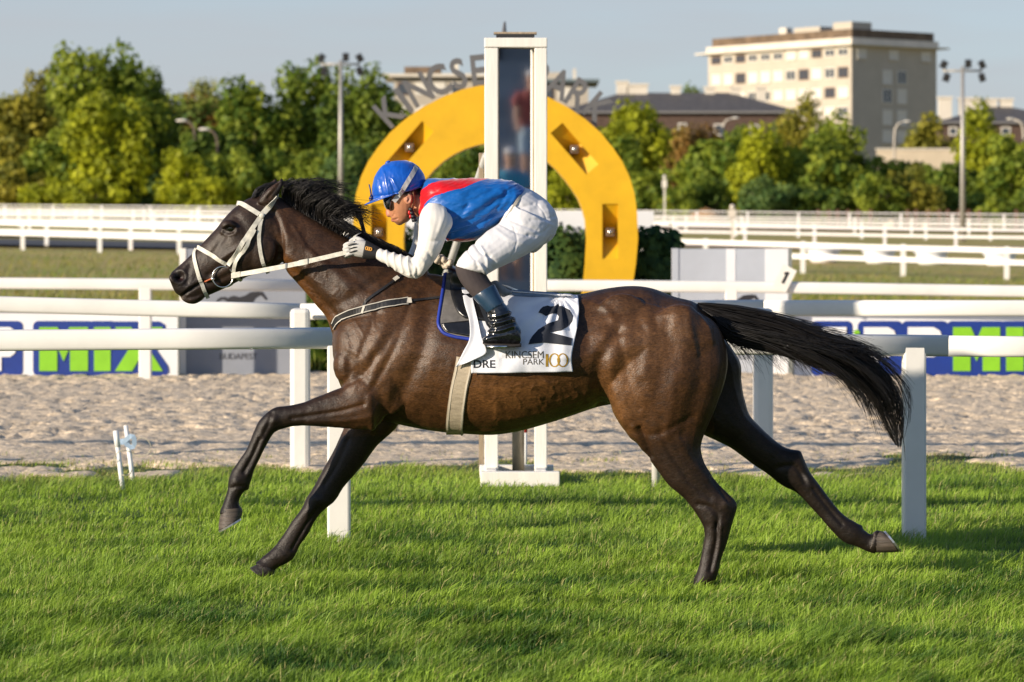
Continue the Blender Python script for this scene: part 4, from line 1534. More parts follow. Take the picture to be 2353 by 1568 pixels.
r += (fbm(q[:, 0] / 8, q[:, 1] / 14, 51, 3) - .5) * .004
set_coords(hel, c + n * r[:, None])
cap_m = mat('blue_satin_cap', (.004, .085, .46), rough=.32, var=.15, scale=15, coat=.15, sheen=.3)
helmet = put('helmet', hel, cap_m, rider, True)
hel_bvh = BVHTree.FromPolygons([tuple(v) for v in coords(hel)], [tuple(p.vertices) for p in hel.polygons])
b = MB()                                                  # peak
NA, NR = 22, 4
for i in range(NA + 1):
    a = math.radians(-82 + 164 * i / NA)
    for j in range(NR + 1):
        u = j / NR
        L = 21 * math.cos(a * .95) ** 1.2 * u if abs(a) < 1.6 else 0
        x = 912 - (54 * math.cos(a) + L)
        y_ = .094 * math.sin(a) * (1 + .10 * u)
        z = 461.5 - (1 - math.cos(a)) * 15 + L * .55
        b.v.append(tuple(P(x, z, HY + y_)))
b.f = [(i * (NR + 1) + j, i * (NR + 1) + j + 1, (i + 1) * (NR + 1) + j + 1, (i + 1) * (NR + 1) + j) for i in range(NA) for j in range(NR)]
pk = b.put('peak', cap_m, helmet, True, fix=False)
s_ = pk.modifiers.new('t', 'SOLIDIFY')
s_.thickness = .005
b = MB()
b.tube([P(858, 455, HY), P(853, 448, HY - .004), P(851, 436, HY - .004), P(848, 424, HY - .006)], [.004, .004, .0035, .003], 6)
b.tube([P(858, 456, HY), P(851, 450, HY + .006), P(849, 455, HY - .006), P(857, 458, HY)], .0045, 6)
b.tube([P(858, 457, HY), P(848, 457, HY + .004), P(850, 462, HY), P(857, 459, HY)], .004, 6)
b.put('cap_tie', mat('navy_ribbon', (.006, .03, .16), rough=.5), helmet, True)
b = MB()
b.ellipsoid(P(891, 374, HY), (.013, .011, .008), rot=Matrix.Rotation(-.5, 3, 'Y'))
b.put('cap_button', cap_m, helmet, True)
for sg in (-1, 1):                                        # goggle strap over the cap
    pts, nn = [], []
    for qx, qy in catmull([(957, 383), (947, 402), (934, 424), (921, 444), (905, 464)], 4):
        p = P(qx, qy, HY - .05)
        hit = hel_bvh.ray_cast(Vector((p.x, HY + sg * .6, p.z)), Vector((0, -sg, 0)))
        pts.append(hit[0] + hit[1] * .003 if hit[0] is not None else Vector((p.x, HY + sg * .078, p.z)))
        nn.append(hit[1] if hit[0] is not None else Vector((0, sg, 0)))
    b = MB()
    ribbon(b, pts, nn, .021, .003)
    b.put('goggle_strap', mat('grey_elastic', (.42, .42, .43), rough=.7, var=.15, scale=60), rider)
b = MB()
loft(b, [(880, 457, 912, 452, .073, 0), (881, 465, 909, 459, .076, 0), (883.5, 474, 906, 467, .076, 0), (888, 481, 903, 474, .072, 0), (895, 485, 902, 478, .058, 0)], sub=4, nr=26, e=.8)
b.put('goggles', mat('black_goggle_lens', (.004, .004, .005), rough=.07, var=0, spec=.7, coat=1), rider, True)
strap_b = mat('chin_strap_black', (.01, .01, .012), rough=.5)
for sg in (-1, 1):
    b = MB()
    b.tube([P(949, 440, HY + sg * .074), P(951, 462, HY + sg * .073), P(946, 478, HY + sg * .070)], .0045, 6)
    cs_ = b.put('chin_strap', mat('tan_strap', (.20, .09, .04), rough=.6), rider, True)
    b = MB()
    for k in range(4):
        b.tube([P(943 + k * 2.6, 478 + k * 8, HY + sg * .066), P(945 + k * 2.6, 485 + k * 8, HY + sg * .063)], .012 if k else .010, 10)
    b.put('strap_pad', strap_b, cs_, True)
    for k in range(2):
        b = MB()
        b.ellipsoid(P(940.5 + k * 2.6, 489 + k * 9, HY + sg * .070), (.006, .006, .010))
        b.put('red_slider', mat('red_plastic', (.55, .01, .01), rough=.3), cs_, True)
# whip in the far hand
whip = empty('whip', P(840, 556, HY + .16), 'black riding whip with a green band at its handle end', 'whip')
b = MB()
b.tube([P(821, 482, HY + .1), P(823, 487, HY + .1), P(833, 520, HY + .13), P(842, 556, HY + .165)], [.011, .0125, .0095, .009], 12)
b.put('handle', black_strap, whip, True)
b = MB()
b.tube([P(822.6, 485, HY + .1), P(823.6, 489, HY + .1015)], .0138, 12)
b.put('green_band', mat('green_tape', (.03, .30, .10), rough=.5), whip, True)
b = MB()
b.tube([P(842, 556, HY + .165), P(872, 640, HY + .26), P(915, 760, HY + .31)], [.006, .005, .003], 8)
b.put('shaft', black_strap, whip, True)
# ------------------------------------------------------------------ ground
def sst(a):
    a = np.clip(a, 0, 1)
    return a * a * (3 - 2 * a)


def zt(X, Y):
    X, Y = np.asarray(X, float), np.asarray(Y, float)
    t = sst((Y - 38) / 70)
    nearz = t * (0.32 - .0215 * np.clip(X, -26, 26))
    u = np.clip((Y - 110) / 150, 0, 1)
    return nearz * (1 - u) + (2.3 - .009 * np.clip(X, -60, 60)) * u


def terrain(name, x0, x1, y0, y1, nx, ny, m, dz=0.0, hf=None, kind='structure', xf=None):
    ys = np.geomspace(y0, y1, ny + 1) if y1 / max(y0, .1) > 6 else np.linspace(y0, y1, ny + 1)
    xs = np.linspace(-1, 1, nx + 1)
    xs = (xs + 1) / 2 * (x1 - x0) + x0
    X, Y = np.meshgrid(xs, ys)
    Z = zt(X, Y) + dz
    if hf is not None:
        Z = Z + hf(X, Y)
    v = np.stack([X, Y, Z], -1).reshape(-1, 3)
    idx = np.arange((nx + 1) * (ny + 1)).reshape(ny + 1, nx + 1)
    f = np.stack([idx[:-1, :-1], idx[:-1, 1:], idx[1:, 1:], idx[1:, :-1]], -1).reshape(-1, 4)
    me = bpy.data.meshes.new(name)
    me.vertices.add(len(v))
    me.vertices.foreach_set('co', v.astype(np.float32).ravel())
    me.loops.add(f.size)
    me.loops.foreach_set('vertex_index', f.astype(np.int32).ravel())
    me.polygons.add(len(f))
    me.polygons.foreach_set('loop_start', np.arange(0, f.size, 4, dtype=np.int32))
    me.update()
    me.validate()
    o = put(name, me, m, None, True)
    tag(o, kind=kind)
    return o


infield_m = mat('infield_turf', (.20, .25, .035), rough=.9, c2=(.52, .33, .10), scale=.55, bump=.6, bscale=3, stretch=(.35, 1, 1))
turf_m = mat('turf_soil', (.060, .105, .020), rough=.95, var=.5, scale=3, bump=.5, bscale=30)
sand_m = mat('sand', (.80, .635, .44), rough=.95, var=.50, scale=24, bump=.9, bscale=26, stretch=(.7, 1, 1))
terrain('ground', -900, 900, 2.0, 2600, 60, 70, infield_m, -.05)
edge_n = lambda X: 21.9 + 2.6 * (fbm(X * .7 + 40, X * 0 + 3, 61, 4) - .5)
smask = lambda X, Y: sst((Y - edge_n(X) + 1.0 + 3.6 * (fbm(X * 1.7, Y * 2.4, 92, 3) - .5)) / .35)
terrain('turf', -12, 12, 3.0, 23.0, 160, 160, turf_m, 0.0, lambda X, Y: -.06 * smask(X, Y) + .02 * (fbm(X * 2, Y * 2, 64, 3) - .5))


def sand_h(X, Y):
    a = fbm(X * 8, Y * 5.5, 71, 4)
    b_ = vnoise(X * 17 + 9 + 3 * fbm(X, Y, 73, 2), Y * 11 + 5, 72) * (.75 + .5 * fbm(X * .8, Y * 1.2, 74, 2))
    h = .058 * (a - .5) - .045 * sst((b_ - .62) / .2)
    return h * (.45 + .55 * sst((Y - 22.6) / 2.5)) - .008 - .07 * (1 - smask(X, Y))


terrain('sand_track', -8.4, 8.4, 19.6, 35.2, 330, 300, sand_m, 0.012, sand_h)


hfac = lambda X, Y: np.where(Y < 30, 1 - .6 * sst((Y - edge_n(X) + 2.2) / 1.3), 1.0)


def blades(name, n, ys, hmin, hmax, wmin, wmax, seed, colf, m, xw=lambda Y: .166 * Y + 1.2, lean=.5, keep=None):
    r = np.random.default_rng(seed)
    Y = ys(r.random(n))
    X = (r.random(n) * 2 - 1) * xw(Y)
    clump = .6 * fbm(X * 1.6, Y * 1.6, seed + 3, 3) + .4 * fbm(X * 3.5, Y * 6, seed + 4, 2)
    fine = fbm(X * 7, Y * 7, seed + 5, 2)
    if keep is not None:
        k = keep(X, Y, r)
        X, Y, clump, fine = X[k], Y[k], clump[k], fine[k]
    n = len(X)
    h = (hmin + (hmax - hmin) * r.random(n) ** 1.3) * np.clip(-.1 + 2.2 * clump, .2, 2) * (.5 + 1.0 * fine) * (1 + .5 * (r.random(n) < .02)) * hfac(X, Y)
    w = wmin + (wmax - wmin) * r.random(n)
    a = r.random(n) * 2 * np.pi
    flow = (fbm(X * .9 + 5, Y * .9, seed + 7, 2) - .5) * 2.2
    lx = np.cos(a) * lean + .10 + .45 * np.cos(flow * 1.6)
    ly = np.sin(a) * lean + .4 * np.sin(flow * 1.6)
    b = r.random(n) * np.pi
    wx, wy = np.cos(b) * w / 2, np.sin(b) * w / 2
    Z = zt(X, Y)
    v = np.empty((n, 5, 3))
    v[:, 0] = np.stack([X - wx, Y - wy, Z - .01], 1)
    v[:, 1] = np.stack([X + wx, Y + wy, Z - .01], 1)
    mx, my, mz = X + lx * h * .38, Y + ly * h * .38, Z + h * .62
    v[:, 2] = np.stack([mx + wx * .85, my + wy * .85, mz], 1)
    v[:, 3] = np.stack([mx - wx * .85, my - wy * .85, mz], 1)
    v[:, 4] = np.stack([X + lx * h * 1.05, Y + ly * h * 1.05, Z + h * .98], 1)
    base = (np.arange(n) * 5)[:, None]
    quad = base + np.array([[0, 1, 2, 3]])
    tri = base + np.array([[3, 2, 4]])
    loops = np.concatenate([quad, tri], 1).ravel().astype(np.int32)
    starts = np.empty(2 * n, np.int32)
    starts[0::2] = np.arange(n) * 7
    starts[1::2] = np.arange(n) * 7 + 4
    me = bpy.data.meshes.new(name)
    me.vertices.add(n * 5)
    me.vertices.foreach_set('co', v.astype(np.float32).ravel())
    me.loops.add(len(loops))
    me.loops.foreach_set('vertex_index', loops)
    me.polygons.add(2 * n)
    me.polygons.foreach_set('loop_start', starts)
    me.update()
    c = colf(X, Y, clump, fine, r)
    set_color(me, np.repeat(c, 5, 0))
    return put(name, me, m)


def mixc(a, b, t):
    t = np.clip(t, 0, 1)[:, None]
    return np.array(a) * (1 - t) + np.array(b) * t


def grass_col(X, Y, clump, fine, r):
    t = r.random(len(X))
    big = fbm(X * .7 + 9, Y * 1.1, 88, 3)
    mid_ = .5 * fbm(X * 2.2 + 3, Y * 3.0, 89, 3) + .5 * fbm(X * 1.1 + 13, Y * 4.5, 90, 3)
    c = mixc((.032, .108, .010), (.325, .480, .050), -.05 + .75 * t * .6 + 1.3 * (big - .5) + 2.6 * (mid_ - .5) + .6 * (fine - .5) + .25 + .40 * np.clip((Y - 12.2) / 5, 0, 1))
    c = mixc((0, 0, 0), (1, 1, 1), np.ones(len(X))) * c
    k = r.random(len(X)) < .06
    c[k] = (.50, .48, .17)
    ed = sst((Y - edge_n(X) + 2.6) / 2.0) * (r.random(len(X)) < .7)
    c = c * (1 - ed[:, None] * .75) + np.array([.34, .27, .10]) * ed[:, None] * .75
    return c


grass_m = mat('grass_blade', (.1, .2, .03), rough=.5, var=.25, scale=3, attr='Col', transl=.35, spec=.35)
inv = lambda a, b: (lambda u: 1.0 / (1 / a + u * (1 / b - 1 / a)))
g1 = blades('grass', 430000, inv(10.0, 22.6), .024, .064, .0026, .0055, 101, grass_col, grass_m,
            keep=lambda X, Y, r: r.random(len(X)) < 1.0 - .96 * sst((Y - edge_n(X) + 1.25 + 3.6 * (fbm(X * 1.7, Y * 2.4, 92, 3) - .5)) / .6))
tag(g1, 'lush green racecourse grass under the galloping horse', 'grass', kind='stuff')

# ------------------------------------------------------------------ running rails
rail_m = mat('white_rail_plastic', (.78, .765, .73), rough=.45, var=.10, scale=1.6, bump=.03, bscale=20)


def rail_tube(b, pts, hh, dd):
    """rounded bar along points (top-edge heights), half height and depth"""
    n = 16
    base = len(b.v)
    for p in pts:
        for k in range(n):
            a = 2 * math.pi * k / n
            cs, sn = math.cos(a), math.sin(a)
            b.v.append((p.x, p.y + dd * math.copysign(abs(cs) ** .45, cs), p.z - hh + hh * math.copysign(abs(sn) ** .45, sn)))
    for i in range(len(pts) - 1):
        for k in range(n):
            k2 = (k + 1) % n
            b.f.append((base + i * n + k, base + i * n + k2, base + (i + 1) * n + k2, base + (i + 1) * n + k))
    b.f.append(tuple(base + k for k in range(n)))
    b.f.append(tuple(base + (len(pts) - 1) * n + k for k in reversed(range(n))))


def post_box(x, Y, w, d_, z0, z1, parent, m, name='post', bev=.012):
    b = MB()
    b.box((x - w / 2, Y - d_ / 2, z0), (x + w / 2, Y + d_ / 2, z1))
    return b.put(name, m, parent, bevel=bev)


r1 = empty('running_rail', P(779, 1243, 15.98), 'nearest white running rail, passing right behind the horse', 'rail', 'white running rails')
Y1 = 15.98
tops = [(-900, 764), (0, 758), (400, 755), (779, 752.5)]
b = MB()
rail_tube(b, [P(x, y, Y1) for x, y in tops], .0555, .05)
b.put('rail', rail_m, r1, True)
b = MB()
rail_tube(b, [P(x, y, Y1) for x, y in [(779.5, 753), (1300, 762), (1800, 767), (2176, 770)]], .0560, .0505)
b.put('rail', rail_m, r1, True)
b = MB()
rail_tube(b, [P(x, y, Y1) for x, y in [(2176.5, 771.5), (2353, 773), (3300, 778)]], .0545, .0495)
b.put('rail', rail_m, r1, True)
for x in (779, 2100, -541, 3421):
    c_ = P(x, 1243, Y1)
    post_box(c_.x, Y1, .118, .10, -.03, 1.02, r1, rail_m)
Y2 = 21.15
r2 = empty('running_rail', P(690, 1072, 20.95), 'second white running rail, with posts in front, beside the sand', 'rail', 'white running rails')
for seg in ([(-1200, 660), (-400, 672), (0, 681), (300, 689), (525, 694), (690, 697.5)], [(690.5, 698), (1200, 694), (1753, 689)], [(1753.5, 690), (2353, 690), (3600, 692)]):
    b = MB()
    rail_tube(b, [P(x, y, Y2) for x, y in seg], .0555, .045)
    b.put('rail', rail_m, r2, True)
for x, yb in ((690, 1072), (1753, 1090), (-373, 1060), (2816, 1100)):
    c_ = P(x, yb, Y2 - .16)
    po = post_box(c_.x, Y2 - .17, .135, .10, -.03, 1.085, r2, rail_m, bev=.03)
Y3 = 34.0
r3 = empty('running_rail', P(334, 866, Y3), 'third white running rail, in front of the advertising boards across the sand', 'rail', 'white running rails')
for seg in ([(-700, 634), (0, 638), (390, 641), (700, 643)], [(700.5, 642), (1300, 643), (1750, 647), (2353, 656.5), (3000, 668)]):
    b = MB()
    rail_tube(b, [P(x, y, Y3) for x, y in seg], .064, .05)
    b.put('rail', rail_m, r3, True)
for x in (334, 1007, 1680, -339, 2390):
    c_ = P(x, 866, Y3)
    post_box(c_.x, Y3, .135, .10, -.03, 1.0, r3, rail_m)

# small card with a figure one, leaning on the third rail
card = empty('number_card', P(1803, 660, Y3 - .1), 'small tilted white card with a black figure one', 'sign')
ca = math.radians(-27)
cu, cv = Vector((math.cos(ca), 0, math.sin(ca))), Vector((-math.sin(ca), 0, math.cos(ca)))
cc_ = P(1803, 640, Y3 - .09)
b = MB()
b.obox(cc_, cu * .082, Vector((0, .008, 0)), cv * .135)
b.put('board', mat('white_card', (.78, .76, .70), rough=.6), card)
fb = MB()
fb.prism([cc_ + cu * x_ + cv * (z_ + .01) + Vector((0, -.014, 0)) for x_, z_ in ((-.012, -.07), (.016, -.07), (.016, .07), (-.008, .07), (-.036, .045), (-.030, .026), (-.012, .038))], (0, .004, 0))
fb.put('figure', mat('black_paint', (.012, .012, .014), rough=.6), card)

# white stake standing between the rails
stake = empty('marker_stake', P(1507, 1118, 19.4), 'thin white stake planted in grass, seen between the horse\'s legs', 'stake')
b = MB()
c_ = P(1507, 1118, 19.4)
b.tube([c_ + Vector((0, 0, -.03)), c_ + Vector((0, 0, .95)), c_ + Vector((0, 0, .97))], [.027, .027, .02], 12)
b.put('shaft', rail_m, stake, True)
b = MB()
b.tube([c_ + Vector((0, 0, .93)), c_ + Vector((0, 0, .985))], .033, 12)
b.put('cap', rail_m, stake, True)

# pair of leaning white stakes with a ribbon and wire, far left
pvc = mat('white_pvc', (.80, .80, .78), rough=.35, var=.06)
wire_m = mat('pale_wire', (.55, .50, .36), rough=.6)
for nm, (bx, by), (tx, ty), Yb, lab in (('marker_stake', (282, 1126), (266, 990), 19.1, 'leaning white stake with loose wire, nearer of the left pair'),
                                        ('marker_stake', (306, 1108), (289, 978), 19.75, 'leaning white stake tied with a pale blue ribbon, left on the grass')):
    st = empty(nm, P(bx, by, Yb), lab, 'stake', 'leaning white stakes')
    b = MB()
    p0, p1 = P(bx, by, Yb), P(tx, ty, Yb + .05)
    b.tube([p0 - (p1 - p0) * .1, p0.lerp(p1, .3), p1], [.0155, .0155, .0145], 12)
    b.put('shaft', pvc, st, True)
    if by > 1110:
        b = MB()
        b.tube([p0.lerp(p1, .72), p0.lerp(p1, .99)], .018, 12)
        b.put('sleeve', pvc, st, True)
        b = MB()
        b.tube([Vector(a) for a in catmull([p0.lerp(p1, .7), P(262, 1060, Yb), P(258, 1066, Yb), P(270, 1040, Yb - .02), P(290, 1036, Yb), P(300, 1040, Yb + .2)], 4)], .0025, 5)
        b.tube([Vector(a) for a in catmull([p0.lerp(p1, .25), P(288, 1092, Yb), P(298, 1090, Yb + .1), P(303, 1080, Yb + .3)], 4)], .003, 5)
        b.put('wire', wire_m, st)
    else:
        b = MB()
        rr_ = [p0.lerp(p1, .80) + Vector((.05 * math.cos(a), -.03, .03 * math.sin(2 * a) + .01 * a - .03)) for a in np.linspace(-2.6, 2.6, 14)]
        ribbon(b, rr_, [Vector((.2, -1, .2)).normalized()] * len(rr_), .03, .003)
        b.put('ribbon', mat('pale_blue_ribbon', (.36, .48, .62), rough=.7), st)
        b = MB()
        b.tube([p0.lerp(p1, .62) + Vector((.075 + .07 * math.cos(a), -.01, .06 * math.sin(a))) for a in np.linspace(0, 6.0, 18)], .0025, 5)
        b.put('wire_loop', wire_m, st)

# ------------------------------------------------------------------ winning-post mirror
YF = 19.7
frame_m = mat('white_painted_timber', (.80, .77, .71), rough=.6, var=.08, scale=5, bump=.1, bscale=30, stretch=(4, 4, .4))
wood_m = mat('weathered_timber', (.36, .28, .19), rough=.8, var=.3, scale=12, stretch=(6, 6, .5), bump=.2)
fr = empty('finish_mirror', P(1187, 1108, YF), 'tall white finish post frame holding a long mirror', 'mirror')
zt_ = P(0, 88, YF).z
for xa, xb in ((1113.5, 1145), (1228, 1257)):
    a, b2 = P(xa, 1110, YF), P(xb, 1110, YF)
    b = MB()
    b.box((a.x, YF - .045, -.02), (b2.x, YF + .045, zt_ - .065))
    b.put('post', frame_m, fr, bevel=.006)
a, b2 = P(1113, 88, YF), P(1257.5, 110, YF)
b = MB()
b.box((a.x, YF - .047, b2.z), (b2.x, YF + .047, a.z))
b.put('top_bar', frame_m, fr, bevel=.006)
for yo, xa, xb, h_ in ((-.30, 1104, 1286, .075), (.24, 1102, 1272, .075)):
    b = MB()
    pa, pb = P(xa, 1000, YF + yo), P(xb, 1000, YF + yo)
    b.box((pa.x, YF + yo - .04, .0), (pb.x, YF + yo + .04, h_ + .02))
    b.put('foot_beam', frame_m, fr, bevel=.006)
for xa in (1129, 1242):
    c_ = P(xa, 1000, YF)
    b = MB()
    b.box((c_.x - .035, YF - .27, .03), (c_.x + .035, YF + .21, .10))
    b.put('cross_foot', frame_m, fr, bevel=.006)
b = MB()
c_ = P(1191, 1090, YF)
b.tube([Vector((c_.x, YF + .10, -.02)), Vector((c_.x, YF + .10, 1.2))], .040, 18)
b.put('pole', mat('grey_tan_steel', (.34, .30, .24), rough=.45, var=.2, scale=6, metal=.3), fr, True)
b = MB()
c_ = P(1207, 1090, YF + .5)
b.tube([Vector((c_.x, YF + .6, -.02)), Vector((c_.x, YF + .6, .28))], .013, 10)
mk = b.put('marker_peg', pvc, fr, True)
b = MB()
b.tube([Vector((c_.x, YF + .6, .282)), Vector((c_.x, YF + .6, .6))], .014, 10)
b.put('red_tip', mat('red_paint', (.55, .02, .015), rough=.5), mk, True)
# mirror turned a little to the right of the camera
mir_m = mat('mirror_glass', (.80, .82, .84), rough=.03, var=0, metal=1.0)
turn = math.radians(-9)
mx = Vector((math.cos(turn), -math.sin(turn), 0))
my = Vector((math.sin(turn), math.cos(turn), 0))
mc = P(1185, 400, YF)
hz0, hz1 = 1.02, P(0, 112, YF).z
mid = Vector((mc.x, YF + .03, (hz0 + hz1) / 2))
hw = 41.5 * YF / F
b = MB()
b.obox(mid, mx * hw, my * .008, Vector((0, 0, (hz1 - hz0) / 2)))
b.put('mirror', mir_m, fr)
for sx in (-1, 1):
    b = MB()
    b.obox(mid + mx * sx * (hw + .006) - my * .004, mx * .011, my * .022, Vector((0, 0, (hz1 - hz0) / 2 + .01)))
    b.put('mirror_edge', wood_m, fr)
b = MB()
b.obox(mid + Vector((0, .02, (hz1 - hz0) / 2 + .012)), mx * hw, my * .02, Vector((0, 0, .012)))
b.put('mirror_edge', wood_m, fr)
a, b2 = P(1140, 75, YF + .1), P(1228, 90, YF + .1)
b = MB()
b.box((a.x, YF + .05, b2.z - .01), (b2.x, YF + .16, a.z - .012))
b.put('hood', mat('dark_box', (.02, .02, .02), rough=.5), fr)
b = MB()
b.box((a.x - .015, YF + .048, a.z - .012), (b2.x + .015, YF + .165, a.z))
b.put('hood_lid', wood_m, fr)
b = MB()
p0, p1 = P(1106, 352, YF + .35), P(1106, 1000, YF + .35)
b.box((p0.x - .016, YF + .33, -.02), (p0.x + .016, YF + .37, p0.z))
b.put('rear_post', wood_m, fr)
b = MB()
b.tube([P(1117, 358, YF + .2), P(905, 990, 24.9)], .026, 8)
b.put('brace', mat('grey_paint', (.42, .42, .40), rough=.5), fr, True)

# ------------------------------------------------------------------ advertising boards and panels across the sand
white_b = mat('white_board', (.74, .75, .78), rough=.55, var=.06, scale=2)
blue_b = mat('blue_print', (.008, .035, .24), rough=.5, var=.1, scale=8)
green_b = mat('green_print', (.22, .52, .02), rough=.5, var=.08, scale=6)
grey_b = mat('grey_panel', (.25, .27, .315), rough=.55, var=.10, scale=1.5)
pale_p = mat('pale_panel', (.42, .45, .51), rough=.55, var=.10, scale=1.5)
edge_b = mat('aluminium_edge', (.30, .32, .30), rough=.4, metal=.5)
YB = 34.55


def plate(poly, Y, thick, name, m, parent):
    b = MB()
    b.prism([P(x, y, Y) for x, y in poly], (0, thick, 0))
    return b.put(name, m, parent)


def rrect(x0, y0, x1, y1, r):
    pts = []
    for cx_, cy_, a0 in ((x1 - r, y0 + r, -90), (x1 - r, y1 - r, 0), (x0 + r, y1 - r, 90), (x0 + r, y0 + r, 180)):
        for k in range(5):
            a = math.radians(a0 + 22.5 * k)
            pts.append((cx_ + r * math.cos(a), cy_ + r * math.sin(a)))
    return pts


def glyph(ch, x0, x1, y0, y1):
    w, h_ = x1 - x0, y1 - y0
    s_ = .36
    if ch == 'M':
        q = [(0, 0), (.38, 0), (.5, .30), (.62, 0), (1, 0), (1, 1), (.63, 1), (.63, .45), (.5, .78), (.37, .45), (.37, 1), (0, 1)]
    elif ch == 'I':
        q = [(0, 0), (1, 0), (1, 1), (0, 1)]
    elif ch == 'X':
        q = [(0, 0), (.34, 0), (.5, .28), (.66, 0), (1, 0), (.70, .48), (1, 1), (.64, 1), (.5, .74), (.36, 1), (0, 1), (.30, .48)]
    elif ch == 'P':
        q = [(0, 0), (.75, 0), (.93, .08), (1, .22), (1, .46), (.93, .60), (.75, .68), (.42, .68), (.42, 1), (0, 1)]
    else:
        q = [(.25, 0), (1, 0), (1, .25), (.5, .25), (.42, .32), (.42, .68), (.5, .75), (1, .75), (1, 1), (.25, 1), (.07, .92), (0, .75), (0, .25), (.07, .08)]
    return [(x0 + a * w, y0 + b_ * h_) for a, b_ in q]


def advert(x0, x1, label, letters, shift, px_):
    t = empty('advertising_board', P((x0 + x1) / 2, 868, YB), label, 'board', 'advertising boards beside the sand track')
    plate([(x0, 700), (x1, 700), (x1, 872), (x0, 872)], YB, .04, 'board', white_b, t)
    for xe in (x0 + 1, x1 - 1):
        plate([(xe - 2, 699), (xe + 2, 699), (xe + 2, 872), (xe - 2, 872)], YB - .008, .05, 'edge_strip', edge_b, t)
    k = 0
    for ch, a, b_, m in letters:
        k += 1
        if ch == 'X':
            poly = [(a - 14, 739), (b_ - 8, 739), (b_ + 4, 746), (b_ + 8, 764), (b_ - 14, 805), (b_ + 12, 842), (b_ + 14, 856), (b_ + 4, 864), (a - 14, 864)]
        else:
            poly = rrect(a - 14, 738, b_ + 14, 864, 12)
        plate([(x + shift, y) for x, y in poly], YB - .004 - .001 * k, .0009 * k, 'letter_outline', blue_b, t)
    for ch, a, b_, m in letters:
        plate([(x + shift, y) for x, y in glyph(ch, a, b_, 752, 853)], YB - .018, .006, 'letter', m, t)
    return t


LET = [('C', -178, -118, white_b), ('P', -98, -38, white_b), ('P', -22, 38, white_b), ('M', 90, 202, green_b), ('I', 216, 254, green_b), ('X', 264, 374, green_b)]
advert(-420, 411, 'white advertising board with blue outlined letters, left of the grey panel', LET, 0, 0)
LET2 = [('C', 1878, 1945, white_b), ('P', 1985, 2060, white_b), ('P', 2086, 2165, white_b), ('M', 2190, 2298, green_b), ('I', 2312, 2352, green_b), ('X', 2364, 2470, green_b)]
adr = advert(1822, 2620, 'white advertising board with blue outlined letters, behind the horse\'s tail', LET2, 0, 0)
plate([(1969 + 7 * math.cos(a), 765 + 7 * math.sin(a)) for a in np.linspace(0, 2 * math.pi, 14, endpoint=False)], YB - .019, .006, 'dot', green_b, adr)
horse_logo = [(495.8, 693.7), (500, 688), (507, 683.3), (517.4, 682.4), (524, 686), (529, 682), (538, 680), (550.4, 683.3), (563.6, 679.6), (575, 672), (593.7, 670), (603, 671), (614.5, 687), (610.7, 690),
              (599.4, 678.5), (588, 684), (580.5, 695), (577, 704), (590, 712), (598, 724), (594, 725), (584, 715), (570, 707), (548, 706), (534, 710), (520, 722), (506, 728), (505, 725), (517, 718), (524, 706), (522, 694), (512, 688), (503, 692), (498, 698)]
logo_m = mat('dark_logo_print', (.02, .02, .026), rough=.6)
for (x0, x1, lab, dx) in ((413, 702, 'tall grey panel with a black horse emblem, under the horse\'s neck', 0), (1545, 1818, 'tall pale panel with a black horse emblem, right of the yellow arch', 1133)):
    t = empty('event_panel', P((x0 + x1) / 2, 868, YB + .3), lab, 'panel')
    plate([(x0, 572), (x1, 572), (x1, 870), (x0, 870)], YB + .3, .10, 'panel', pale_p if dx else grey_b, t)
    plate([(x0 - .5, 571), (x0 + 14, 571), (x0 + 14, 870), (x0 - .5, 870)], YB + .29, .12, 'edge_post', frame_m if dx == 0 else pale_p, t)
    if dx:
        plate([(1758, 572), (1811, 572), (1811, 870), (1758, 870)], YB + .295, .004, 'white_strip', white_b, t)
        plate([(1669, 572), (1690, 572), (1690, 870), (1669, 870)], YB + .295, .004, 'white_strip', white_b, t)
        plate([(1812, 571), (1820, 571), (1820, 870), (1812, 870)], YB + .29, .12, 'edge_post', edge_b, t)
    plate([(x + dx, y + (7 if dx else 0)) for x, y in horse_logo], YB + .294, .003, 'emblem', logo_m, t)
    text_at('lettering', 'BUDAPEST', 505 + dx, 591 + dx, 812, 826, YB + .3, mat('faint_print', (.10, .105, .12), rough=.6), t, .01)


def infield_col(X, Y, clump, fine, r):
    n = len(X)
    c = mixc((.12, .23, .020), (.50, .36, .10), 1.6 * (fbm(X * .25, Y * .5, 95, 3) - .5) + .35 + .35 * (r.random(n) - .5))
    return c


g2 = blades('infield_grass', 65000, inv(36.0, 124.0), .05, .15, .010, .03, 140, infield_col, grass_m, xw=lambda Y: .17 * Y + 2.5, lean=.6)
tag(g2, 'patchy green and brown infield grass beyond the boards', 'grass', kind='stuff')
